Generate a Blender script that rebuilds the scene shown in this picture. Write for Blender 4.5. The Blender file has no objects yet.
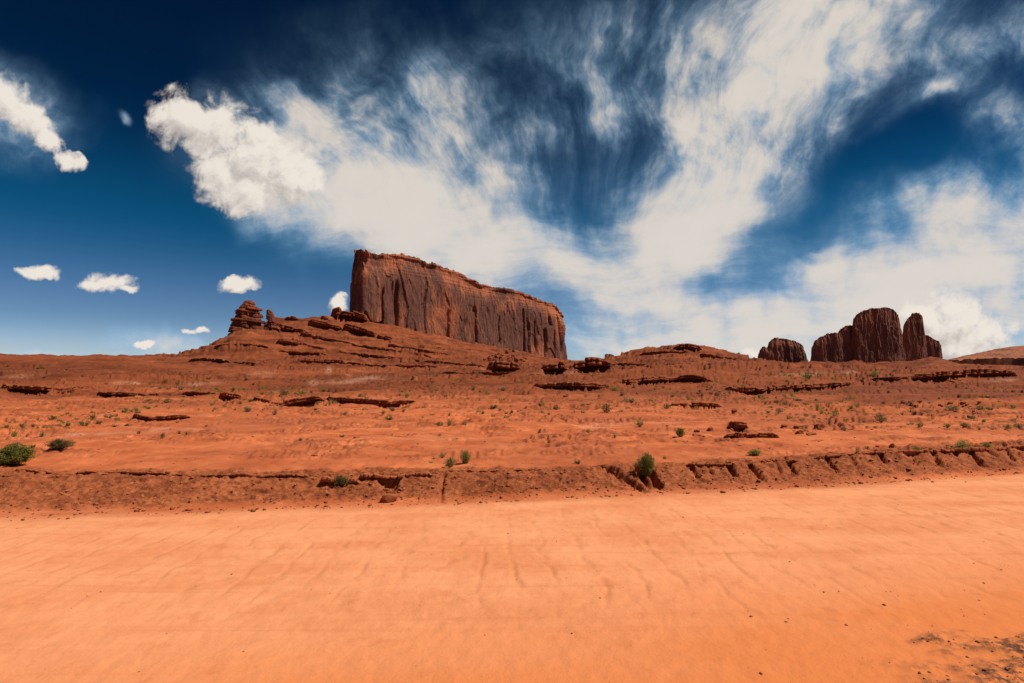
import bpy, bmesh, math, random
import numpy as np
from mathutils import Vector, Matrix

R = math.radians
scene = bpy.context.scene
col = scene.collection

# ------------------------------------------------------------------ camera
F = 569.0                      # focal length in picture widths / 1024
PITCH = math.atan(30.5 / F)    # looking slightly up
CAM = np.array([0.0, 0.0, 2.0])
cam_data = bpy.data.cameras.new('camera')
cam = bpy.data.objects.new('camera', cam_data)
col.objects.link(cam)
cam_data.sensor_width = 36.0
cam_data.lens = F / 1024 * 36.0
cam_data.clip_start = 0.1
cam_data.clip_end = 60000
cam.location = CAM
cam.rotation_euler = (math.pi / 2 + PITCH, 0, 0)
scene.camera = cam

# ------------------------------------------------------------------ exposure
scene.view_settings.view_transform = 'Standard'
scene.view_settings.look = 'None'
scene.view_settings.gamma = 1
scene.view_settings.exposure = 0.22
scene.view_settings.use_curve_mapping = False
scene.render.film_transparent = False
cy = scene.cycles
cy.max_bounces = 4
cy.diffuse_bounces = 3
cy.glossy_bounces = 2
cy.transparent_max_bounces = 8
cy.use_denoising = True
cy.use_adaptive_sampling = True
cy.adaptive_threshold = 0.02
cy.sample_clamp_indirect = 4

# ------------------------------------------------------------------ sun
SUN_EL, SUN_AZ = R(56), R(97)          # azimuth from +Y (ahead) towards +X (right hand)
sun_dir = Vector((math.sin(SUN_AZ) * math.cos(SUN_EL), math.cos(SUN_AZ) * math.cos(SUN_EL), math.sin(SUN_EL)))
sun_data = bpy.data.lights.new('sun', 'SUN')
sun_data.energy = 4.6
sun_data.angle = R(0.53)
sun_data.color = (1.0, 0.93, 0.83)
sun = bpy.data.objects.new('sun', sun_data)
col.objects.link(sun)
sun.rotation_euler = sun_dir.to_track_quat('Z', 'Y').to_euler()
sun.location = (60, 20, 90)

# ------------------------------------------------------------------ node helpers
class V:
    """a float socket with arithmetic; every operation adds one Math node"""
    def __init__(s, t, sock): s.t, s.s = t, sock
    def _op(s, op, *args, clamp=False):
        n = s.t.nodes.new('ShaderNodeMath'); n.operation = op; n.use_clamp = clamp
        for i, a in enumerate((s,) + args):
            if isinstance(a, V): s.t.links.new(a.s, n.inputs[i])
            else: n.inputs[i].default_value = a
        return V(s.t, n.outputs[0])
    def __add__(s, o): return s._op('ADD', o)
    __radd__ = __add__
    def __mul__(s, o): return s._op('MULTIPLY', o)
    __rmul__ = __mul__
    def __sub__(s, o): return s._op('SUBTRACT', o)
    def __rsub__(s, o): return (s * -1.0) + o
    def __truediv__(s, o): return s._op('DIVIDE', o)
    def max(s, o): return s._op('MAXIMUM', o)
    def min(s, o): return s._op('MINIMUM', o)
    def pow(s, o): return s._op('POWER', o)
    def clamp(s): return s._op('ADD', 0.0, clamp=True)
    def abs(s): return s._op('ABSOLUTE')
    def sin(s): return s._op('SINE')
    def smooth(s, a, b, lo=0.0, hi=1.0):
        n = s.t.nodes.new('ShaderNodeMapRange'); n.interpolation_type = 'SMOOTHSTEP'
        s.t.links.new(s.s, n.inputs[0])
        for i, x in enumerate((a, b, lo, hi)): n.inputs[1 + i].default_value = x
        return V(s.t, n.outputs[0])
    def lin(s, a, b, lo=0.0, hi=1.0):
        n = s.t.nodes.new('ShaderNodeMapRange')
        s.t.links.new(s.s, n.inputs[0])
        for i, x in enumerate((a, b, lo, hi)): n.inputs[1 + i].default_value = x
        return V(s.t, n.outputs[0])

def combine(t, x, y, z=0.0):
    n = t.nodes.new('ShaderNodeCombineXYZ')
    for i, a in enumerate((x, y, z)):
        if isinstance(a, V): t.links.new(a.s, n.inputs[i])
        else: n.inputs[i].default_value = a
    return n.outputs[0]

def separate(t, vec):
    n = t.nodes.new('ShaderNodeSeparateXYZ'); t.links.new(vec, n.inputs[0])
    return [V(t, o) for o in n.outputs]

def mapping(t, vec, loc=(0, 0, 0), rot=(0, 0, 0), scale=(1, 1, 1), kind='POINT'):
    n = t.nodes.new('ShaderNodeMapping'); n.vector_type = kind
    t.links.new(vec, n.inputs['Vector'])
    n.inputs['Location'].default_value = loc
    n.inputs['Rotation'].default_value = rot
    n.inputs['Scale'].default_value = scale
    return n.outputs[0]

def noise(t, vec, scale=1.0, detail=4.0, rough=0.5, lac=2.0, dist=0.0, dim='3D', kind='FBM', out=0):
    n = t.nodes.new('ShaderNodeTexNoise'); n.noise_dimensions = dim
    n.noise_type = kind
    t.links.new(vec, n.inputs['Vector'])
    n.inputs['Scale'].default_value = scale
    n.inputs['Detail'].default_value = detail
    n.inputs['Roughness'].default_value = rough
    n.inputs['Lacunarity'].default_value = lac
    n.inputs['Distortion'].default_value = dist
    return V(t, n.outputs[0]) if out == 0 else n.outputs[1]

def voronoi(t, vec, scale=1.0, feature='F1', out='Distance', rand=1.0):
    n = t.nodes.new('ShaderNodeTexVoronoi'); n.feature = feature
    t.links.new(vec, n.inputs['Vector'])
    n.inputs['Scale'].default_value = scale
    n.inputs['Randomness'].default_value = rand
    return V(t, n.outputs[out])

def vmath(t, op, a, b=None, scale=None):
    n = t.nodes.new('ShaderNodeVectorMath'); n.operation = op
    for i, x in enumerate((a, b)):
        if x is None: continue
        if hasattr(x, 'is_output') or isinstance(x, bpy.types.NodeSocket): t.links.new(x, n.inputs[i])
        else: n.inputs[i].default_value = x
    if scale is not None:
        if isinstance(scale, V): t.links.new(scale.s, n.inputs['Scale'])
        else: n.inputs['Scale'].default_value = scale
    return n

def mixc(t, f, a, b, mode='MIX'):
    n = t.nodes.new('ShaderNodeMix'); n.data_type = 'RGBA'; n.blend_type = mode
    if isinstance(f, V): t.links.new(f.s, n.inputs[0])
    else: n.inputs[0].default_value = f
    for i, x in ((6, a), (7, b)):
        if isinstance(x, bpy.types.NodeSocket): t.links.new(x, n.inputs[i])
        elif isinstance(x, V): t.links.new(x.s, n.inputs[i])
        else: n.inputs[i].default_value = (*x, 1.0) if len(x) == 3 else x
    return n.outputs[2]

# ------------------------------------------------------------------ world: clear desert sky with cirrus and cumulus
world = bpy.data.worlds.new('World')
scene.world = world
world.use_nodes = True
wt = world.node_tree
wt.nodes.clear()
world.cycles.sampling_method = 'NONE'

sky = wt.nodes.new('ShaderNodeTexSky')
sky.sky_type = 'NISHITA'
sky.sun_disc = False
sky.sun_elevation = SUN_EL
sky.sun_rotation = SUN_AZ
sky.altitude = 1700
sky.air_density = 1.0
sky.dust_density = 0.15
sky.ozone_density = 3.0

def chart(px, py):
    return ((px - 512) / 100.0, (341.5 - py) / 100.0)

tc = wt.nodes.new('ShaderNodeTexCoord')
D = tc.outputs['Generated']
def dot(vec):
    n = vmath(wt, 'DOT_PRODUCT', D, vec); return V(wt, n.outputs['Value'])
cp, sp_ = math.cos(PITCH), math.sin(PITCH)
ahead = dot((0, cp, sp_)).max(0.12)
X = dot((1, 0, 0)) / ahead * (F / 100.0)
Y = dot((0, -sp_, cp)) / ahead * (F / 100.0)
P = combine(wt, X, Y)
elev = dot((0, 0, 1))

def blob(t, vec, px, py, rx, ry, ang=0.0, kind='QUADRATIC_SPHERE'):
    """soft elliptical patch of sky; ang counter-clockwise as seen, degrees"""
    cx, cyy = chart(px, py)
    m = mapping(t, vec, (cx, cyy, 0), (0, 0, R(ang)), (rx / 100.0, ry / 100.0, 1.0), 'TEXTURE')
    g = t.nodes.new('ShaderNodeTexGradient'); g.gradient_type = kind
    t.links.new(m, g.inputs[0])
    return V(t, g.outputs['Fac'])

# --- high cirrus
warp = noise(wt, P, 0.7, 4, 0.5, dim='2D', out=1)
warp = vmath(wt, 'SUBTRACT', warp, (0.5, 0.5, 0.5)).outputs[0]
Pw = vmath(wt, 'ADD', P, vmath(wt, 'SCALE', warp, scale=0.9).outputs[0]).outputs[0]
CIRRUS = [  # px, py, rx, ry, angle, weight
    (385, 195, 190, 95, -25, 0.80), (440, 215, 170, 80, -18, 0.55), (335, 145, 140, 75, -35, 0.20), (325, 215, 105, 55, -15, 0.5),
    (500, 245, 170, 55, -10, 0.7), (575, 262, 150, 42, -3, 0.65), (655, 252, 130, 45, 15, 0.75),
    (705, 205, 150, 75, 45, 0.85), (770, 115, 190, 100, 52, 0.95), (835, 25, 190, 80, 42, 0.7),
    (640, 80, 200, 110, 40, 0.25), (470, 125, 230, 85, -20, 0.14), (570, 50, 290, 90, 0, 0.10), (400, 75, 130, 60, -30, 0.10),
    (980, 235, 300, 80, 24, 0.95), (820, 300, 290, 50, 8, 0.6), (930, 318, 340, 66, 0, 0.85),
    (640, 302, 110, 32, -5, 0.5), (660, 335, 180, 26, 2, 0.55), (590, 350, 140, 22, 0, 0.4),
    (935, 95, 60, 32, 35, 0.32), (985, 38, 120, 50, 20, 0.38), (1010, 115, 60, 45, 0, 0.28),
    (18, 112, 66, 50, -35, 0.62), (250, 165, 110, 70, -25, 0.22), (106, 124, 14, 9, -40, 0.6), (940, 90, 26, 15, 35, 0.75),
    (160, 352, 80, 14, 0, 0.62), (40, 354, 60, 8, 0, 0.4),
    (594, 190, 90, 58, 40, -0.26), (558, 165, 55, 60, 10, -0.14), (740, 268, 140, 34, 28, -0.42),
    (850, 192, 180, 48, 36, -0.45), (640, 20, 90, 60, 0, -0.1), (870, 130, 100, 60, 40, -0.22),
    (575, 292, 55, 16, 5, -0.2),
]
cov = pos = None
for (px, py, rx, ry, a, w) in CIRRUS:
    b = blob(wt, Pw, px, py, rx * 1.35, ry * 1.35, a) * (w * 1.3)
    cov = b if cov is None else cov + b
    if w > 0: pos = b if pos is None else pos + b
# fibres, drawn out by the wind and fanning from low over the horizon
Wv = separate(wt, warp)
cx0, cy0 = chart(610, 455)
vx, vy = X - cx0, Y - cy0
ang_ = vx._op('ARCTAN2', vy)
rad_ = (vx * vx + vy * vy)._op('SQRT')
fib = noise(wt, combine(wt, ang_ * 5.0 + Wv[0] * 1.5, rad_ * 0.62 + Wv[1] * 1.2), 1.15, 6, 0.58, dim='2D')
fib2 = noise(wt, combine(wt, ang_ * 17.0 + Wv[1] * 3.4, rad_ * 1.35 + Wv[0] * 2.2), 1.0, 5, 0.62, dim='2D')
puff = noise(wt, vmath(wt, 'ADD', P, vmath(wt, 'SCALE', warp, scale=0.5).outputs[0]).outputs[0], 1.35, 7, 0.57, dim='2D')
low = noise(wt, combine(wt, X * 0.55 + Wv[0] * 0.8, Y * 2.7 + Wv[1] * 1.1 - X * 0.12), 1.0, 7, 0.62, dim='2D')
lowm = Y.smooth(2.0, 0.7)
fib = fib * (1.0 - lowm) + low * lowm
tex = (fib - 0.5) * 2.4 + (fib2 - 0.5) * (1.0 - lowm) * 2.0 + (puff - 0.5) * 2.2
near_cloud = pos.smooth(0.02, 0.35)
edge = ((puff - 0.5) * 0.8 + (fib - 0.5) * 0.7 + (fib2 - 0.5) * (1.0 - lowm) * 0.35) * near_cloud
thick = (cov + edge).max(0.0).pow(1.45) * tex._op('EXPONENT') + near_cloud * 0.12 * (tex * 1.3)._op('EXPONENT')
cirrus = 1.0 - (thick * -2.05)._op('EXPONENT')
behind = dot((0, 1, 0)).smooth(0.3, -0.2)
elsewhere = noise(wt, D, 2.2, 6, 0.6, dist=0.6).smooth(0.5, 0.75, 0, 0.6) * behind
cirrus = cirrus.max(elsewhere)

# --- cumulus, as a node group so that it can be sampled again towards the sun
CUMULUS = [
    (186, 120, 46, 40, -25), (215, 135, 54, 50, -30), (250, 160, 64, 56, -15), (285, 172, 46, 46, 0), (243, 188, 54, 34, 10),
    (165, 118, 24, 16, 10), (303, 180, 28, 30, 0), (225, 172, 36, 40, 0),
    (4, 98, 36, 30, 0), (30, 118, 38, 24, -35), (44, 138, 28, 16, -35), (69, 159, 22, 13, -20),
    (41, 272, 25, 9, 0), (112, 283, 30, 14, 4), (100, 286, 26, 9, 0), (125, 287, 22, 8, 0), (240, 285, 26, 11, 0), (236, 281, 15, 9, 0), (340, 302, 16, 12, 0),
    (187, 331, 14, 5, 0), (199, 330, 13, 5, 0), (145, 342, 12, 4, 0),
    (950, 326, 52, 46, 0), (925, 318, 34, 28, 0), (984, 336, 40, 28, 0), (960, 347, 70, 20, 0), (756, 355, 22, 10, 0),
]
cg = bpy.data.node_groups.new('cumulus_density', 'ShaderNodeTree')
cg.interface.new_socket('Vector', in_out='INPUT', socket_type='NodeSocketVector')
cg.interface.new_socket('Density', in_out='OUTPUT', socket_type='NodeSocketFloat')
gi, go = cg.nodes.new('NodeGroupInput'), cg.nodes.new('NodeGroupOutput')
gv = gi.outputs[0]
cw = vmath(cg, 'SUBTRACT', noise(cg, gv, 2.2, 4, 0.6, dim='2D', out=1), (0.5, 0.5, 0.5)).outputs[0]
raw = gv
gv = vmath(cg, 'ADD', gv, vmath(cg, 'SCALE', cw, scale=0.24).outputs[0]).outputs[0]
f = None
for (px, py, rx, ry, a) in CUMULUS:
    b = blob(cg, gv, px, py, rx, ry, a, 'SPHERICAL')
    f = b if f is None else f.max(b)
n1 = noise(cg, raw, 3.4, 7, 0.6, dim='2D', dist=0.3)
n2 = noise(cg, raw, 9.0, 3, 0.55, dim='2D', dist=0.4)
f = f + ((n1 - 0.5) * 1.35 + (n2 - 0.5) * 0.42) * f.smooth(0.0, 0.18)
cg.links.new(f.s, go.inputs[0])
def cum(vec):
    n = wt.nodes.new('ShaderNodeGroup'); n.node_tree = cg
    wt.links.new(vec, n.inputs[0]); return V(wt, n.outputs[0])
c0 = cum(P)
c1 = cum(mapping(wt, P, (0.06, 0.11, 0)))
cmask = c0.smooth(0.05, 0.60)
lit = (0.72 + (c0 - c1) * 0.75 - c0 * 0.06).clamp()
cshade = lit.smooth(0.15, 0.95)

# --- the blue, deepened as through a polarising filter
gam = wt.nodes.new('ShaderNodeGamma'); gam.inputs[1].default_value = 1.38
wt.links.new(mixc(wt, 1.0, sky.outputs[0], (0.052, 0.0525, 0.056), 'MULTIPLY'), gam.inputs[0])
ramp = wt.nodes.new('ShaderNodeValToRGB')
ramp.color_ramp.interpolation = 'EASE'
els = ramp.color_ramp.elements
def polar(pos, c, first=None):
    e = els[first] if first is not None else els.new(pos)
    e.position = pos; e.color = (*[x / 1.7 for x in c], 1)
polar(0.0, (1.7, 1.6, 1.7), 0); polar(1.0, (0.02, 0.22, 0.36), 1)
polar(0.035, (1.45, 1.40, 1.52)); polar(0.09, (0.98, 1.12, 1.19)); polar(0.24, (0.10, 0.93, 0.97)); polar(0.40, (0.04, 0.40, 0.54))
wt.links.new(elev.s, ramp.inputs[0])
pol = elev.smooth(0.0, 0.55, 11.0 * 1.7, 8.0 * 1.7)
blue = mixc(wt, 1.0, gam.outputs[0], combine(wt, pol, pol, pol), 'MULTIPLY')
blue = mixc(wt, 1.0, blue, ramp.outputs[0], 'MULTIPLY')
CI = 8.2
cir_col = mixc(wt, (cirrus * 0.74 + thick * 0.08 + (fib2 - 0.5) * (1.0 - lowm) * 0.5 + (puff - 0.5) * 0.35).smooth(0.02, 0.90), (0.30 * CI, 0.56 * CI, 0.82 * CI), (0.79 * CI, 0.725 * CI, 0.655 * CI))
c_all = mixc(wt, cirrus * 0.94, blue, cir_col)
cum_col = mixc(wt, cshade, (0.50 * CI, 0.455 * CI, 0.42 * CI), (0.90 * CI, 0.82 * CI, 0.735 * CI))
c_all = mixc(wt, cmask * 0.97, c_all, cum_col)
bg = wt.nodes.new('ShaderNodeBackground')
bg.inputs['Strength'].default_value = 0.10
wt.links.new(c_all, bg.inputs['Color'])
wo = wt.nodes.new('ShaderNodeOutputWorld')
wt.links.new(bg.outputs[0], wo.inputs['Surface'])

# ------------------------------------------------------------------ numeric noise
def _hash(ix, iy, seed):
    h = (ix.astype(np.int64) * 374761393 + iy.astype(np.int64) * 668265263 + seed * 974634777) & 0xFFFFFFFF
    h = ((h ^ (h >> 13)) * 1274126177) & 0xFFFFFFFF
    h = ((h ^ (h >> 16)) * 2246822519) & 0xFFFFFFFF
    return (h ^ (h >> 15)) & 0xFFFFFFFF

def h01(ix, iy, seed=0):
    return _hash(np.asarray(ix), np.asarray(iy), seed) / 4294967295.0

def gnoise(x, y, seed=0):
    """2-D gradient noise, about -1..1"""
    x = np.asarray(x, float); y = np.asarray(y, float)
    ix, iy = np.floor(x), np.floor(y)
    fx, fy = x - ix, y - iy
    ux = fx * fx * fx * (fx * (fx * 6 - 15) + 10); uy = fy * fy * fy * (fy * (fy * 6 - 15) + 10)
    def g(dx, dy):
        a = _hash(ix + dx, iy + dy, seed) * (2 * math.pi / 4294967296.0)
        return np.cos(a) * (fx - dx) + np.sin(a) * (fy - dy)
    a, b, c, d = g(0, 0), g(1, 0), g(0, 1), g(1, 1)
    return 1.5 * ((a + (b - a) * ux) * (1 - uy) + (c + (d - c) * ux) * uy)

def fbm(x, y, octaves=4, seed=0, gain=0.5, lac=2.03):
    s, a, t = 0.0, 1.0, 0.0
    for o in range(octaves):
        s = s + a * gnoise(x, y, seed + o * 17); t += a
        x, y, a = x * lac + 7.3, y * lac + 3.1, a * gain
    return s / t

def ridge(x, y, octaves=3, seed=0):
    s, a, t = 0.0, 1.0, 0.0
    for o in range(octaves):
        s = s + a * (1 - 2 * np.abs(gnoise(x, y, seed + o * 31))); t += a
        x, y, a = x * 2.1 + 1.7, y * 2.1 + 9.2, a * 0.5
    return s / t

def sstep(a, b, x):
    t = np.clip((x - a) / (b - a), 0, 1); return t * t * (3 - 2 * t)

# ------------------------------------------------------------------ picture <-> place
def ray(px, py):
    a = (np.asarray(px, float) - 512) / F; b = (341.5 - np.asarray(py, float)) / F
    cp, sp = math.cos(PITCH), math.sin(PITCH)
    return np.stack([a, cp - b * sp, sp + b * cp], -1)

def at(px, py, depth):
    """the point seen at px, py that lies depth metres ahead"""
    r = ray(px, py); depth = np.asarray(depth, float)
    return CAM + r * (depth / r[..., 1])[..., None]

# ------------------------------------------------------------------ mesh helpers
def make_obj(name, verts, faces, mat, parent=None, smooth=True):
    """faces: (n,4) or (n,3) int array, or list of tuples"""
    me = bpy.data.meshes.new(name)
    verts = np.asarray(verts, np.float32).reshape(-1, 3)
    if isinstance(faces, np.ndarray):
        n, k = faces.shape
        me.vertices.add(len(verts)); me.vertices.foreach_set('co', verts.ravel())
        me.loops.add(n * k); me.loops.foreach_set('vertex_index', faces.astype(np.int32).ravel())
        me.polygons.add(n); me.polygons.foreach_set('loop_start', np.arange(0, n * k, k, dtype=np.int32))
        me.update(calc_edges=True)
    else:
        me.from_pydata([tuple(map(float, v)) for v in verts], [], faces)
    me.validate()
    if smooth: me.polygons.foreach_set('use_smooth', np.ones(len(me.polygons), bool))
    if mat: me.materials.append(mat)
    o = bpy.data.objects.new(name, me)
    col.objects.link(o)
    if parent: o.parent = parent
    return o

def grid_faces(nr, nc, off=0, flip=False):
    r, c = np.meshgrid(np.arange(nr - 1), np.arange(nc - 1), indexing='ij')
    a = (r * nc + c).ravel() + off
    f = np.stack([a, a + 1, a + nc + 1, a + nc], -1)
    return f[:, ::-1] if flip else f

def attr(o, name, vals):
    at_ = o.data.attributes.new(name, 'FLOAT', 'POINT')
    at_.data.foreach_set('value', np.asarray(vals, np.float32).ravel())

def tag(o, label=None, cat=None, group=None, kind=None):
    if label: o['label'] = label
    if cat: o['category'] = cat
    if group: o['group'] = group
    if kind: o['kind'] = kind
    return o

# ------------------------------------------------------------------ material helpers
def new_mat(name):
    m = bpy.data.materials.new(name); m.use_nodes = True
    t = m.node_tree; b = t.nodes['Principled BSDF']
    b.inputs['Roughness'].default_value = 0.95
    b.inputs['Specular IOR Level'].default_value = 0.12
    return m, t, b

def get_attr(t, name):
    n = t.nodes.new('ShaderNodeAttribute'); n.attribute_name = name
    return V(t, n.outputs['Fac'])

def position(t):
    return t.nodes.new('ShaderNodeNewGeometry').outputs['Position']

def bump(t, b, height, strength=1.0, distance=0.05):
    n = t.nodes.new('ShaderNodeBump')
    n.inputs['Strength'].default_value = strength
    n.inputs['Distance'].default_value = distance
    t.links.new(height.s, n.inputs['Height'])
    t.links.new(n.outputs[0], b.inputs['Normal'])

def setc(t, b, c):
    t.links.new(c, b.inputs['Base Color'])

# ------------------------------------------------------------------ materials of the ground
def earth_material():
    m, t, b = new_mat('red_earth')
    p = position(t)
    road, bank, hill, pale, grit = [get_attr(t, k) for k in ('road', 'bank', 'hill', 'pale', 'grit')]
    n_big = noise(t, p, 0.11, 4, 0.55)
    n_mid = noise(t, p, 0.9, 5, 0.6)
    n_fine = noise(t, p, 9.0, 5, 0.65)
    n_dust = noise(t, mapping(t, p, rot=(0, 0, R(-11)), scale=(0.35, 1.6, 1.0)), 1.0, 5, 0.6)
    n_far = noise(t, mapping(t, p, scale=(0.012, 0.012, 0.16)), 1.0, 6, 0.62)
    # road: pale orange dust with redder sweeps
    c_road = mixc(t, (n_dust * 0.45 + n_mid * 0.55).smooth(0.34, 0.66), (0.62, 0.220, 0.092), (0.73, 0.305, 0.146))
    c_road = mixc(t, get_attr(t, 'crease') * 0.28, c_road, (0.40, 0.125, 0.045))
    rut = noise(t, mapping(t, p, rot=(0, 0, R(-11)), scale=(0.16, 5.0, 1.0)), 1.0, 4, 0.65)
    c_road = mixc(t, rut.smooth(0.54, 0.70) * 0.30, c_road, (0.50, 0.155, 0.056))
    rust = (separate(t, p)[0] * 0.16 - separate(t, p)[1] * 0.55 + 2.75 + (n_dust - 0.5) * 1.6 + (n_mid - 0.5) * 1.2).smooth(-0.2, 1.0)
    c_road = mixc(t, rust * 0.95, c_road, (0.60, 0.175, 0.050))
    c_road = mixc(t, n_fine.smooth(0.56, 0.74) * 0.28, c_road, (0.48, 0.15, 0.055))
    c_road = mixc(t, noise(t, p, 2.6, 6, 0.7).smooth(0.52, 0.70) * 0.40, c_road, (0.50, 0.150, 0.052))
    c_road = mixc(t, noise(t, p, 42.0, 3, 0.6).smooth(0.62, 0.74) * 0.35, c_road, (0.36, 0.12, 0.05))
    # flat ground: orange red
    c_flat = mixc(t, n_mid.smooth(0.35, 0.68), (0.40, 0.095, 0.032), (0.58, 0.165, 0.060))
    c_flat = mixc(t, n_big.smooth(0.40, 0.64) * 0.6, c_flat, (0.34, 0.088, 0.034))
    streak = noise(t, mapping(t, p, scale=(0.22, 1.0, 1.0)), 0.55, 6, 0.7)
    c_flat = mixc(t, streak.smooth(0.54, 0.70) * 0.55, c_flat, (0.27, 0.062, 0.024))
    c_flat = mixc(t, streak.smooth(0.46, 0.32) * 0.45, c_flat, (0.64, 0.22, 0.10))
    # bank: crumbling darker earth with pale clods
    c_bank = mixc(t, (n_mid * 0.4 + noise(t, p, 5.0, 5, 0.7) * 0.6).smooth(0.40, 0.60), (0.20, 0.050, 0.018), (0.37, 0.105, 0.038))
    c_bank = mixc(t, noise(t, p, 11, 5, 0.65).smooth(0.58, 0.68) * 0.7, c_bank, (0.46, 0.19, 0.095))
    c_bank = mixc(t, noise(t, mapping(t, p, scale=(0.6, 0.6, 3.0)), 9, 5, 0.65).smooth(0.44, 0.34) * 0.6, c_bank, (0.12, 0.030, 0.011))
    # hills: strata of brown red shale
    c_hill = mixc(t, n_far.smooth(0.38, 0.62), (0.115, 0.027, 0.010), (0.235, 0.058, 0.020))
    c_hill = mixc(t, n_big.smooth(0.45, 0.66) * 0.45, c_hill, (0.29, 0.080, 0.030))
    c_hill = mixc(t, noise(t, mapping(t, p, scale=(0.3, 1.0, 1.0)), 0.13, 7, 0.72).smooth(0.55, 0.68) * 0.6, c_hill, (0.11, 0.028, 0.012))
    c_hill = mixc(t, noise(t, mapping(t, p, scale=(0.4, 1.0, 1.0)), 0.05, 6, 0.7).smooth(0.56, 0.66) * 0.45, c_hill, (0.42, 0.135, 0.058))
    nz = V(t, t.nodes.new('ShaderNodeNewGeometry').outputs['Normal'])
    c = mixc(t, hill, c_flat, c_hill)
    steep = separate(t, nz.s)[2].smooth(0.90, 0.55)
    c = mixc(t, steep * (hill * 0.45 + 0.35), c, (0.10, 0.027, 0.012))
    c = mixc(t, get_attr(t, 'belt') * noise(t, p, 1.6, 4, 0.7).smooth(0.40, 0.58) * 0.55, c, (0.16, 0.040, 0.016))
    c = mixc(t, bank, c, c_bank)
    c = mixc(t, pale * (n_mid.smooth(0.3, 0.6)), c, (0.58, 0.30, 0.19))
    c = mixc(t, road, c, c_road)
    c = mixc(t, grit * noise(t, p, 14.0, 5, 0.7).smooth(0.40, 0.60), c, (0.115, 0.050, 0.030))
    setc(t, b, c)
    hgt = n_fine * 0.5 + noise(t, p, 34.0, 4, 0.6) * 0.25 + bank * n_mid * 1.5 + bank * noise(t, p, 14.0, 5, 0.7) * 1.6 + grit * noise(t, p, 55.0, 3, 0.6) * 0.6
    bump(t, b, hgt, 0.55, 0.035)
    return m
M_EARTH = earth_material()

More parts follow.
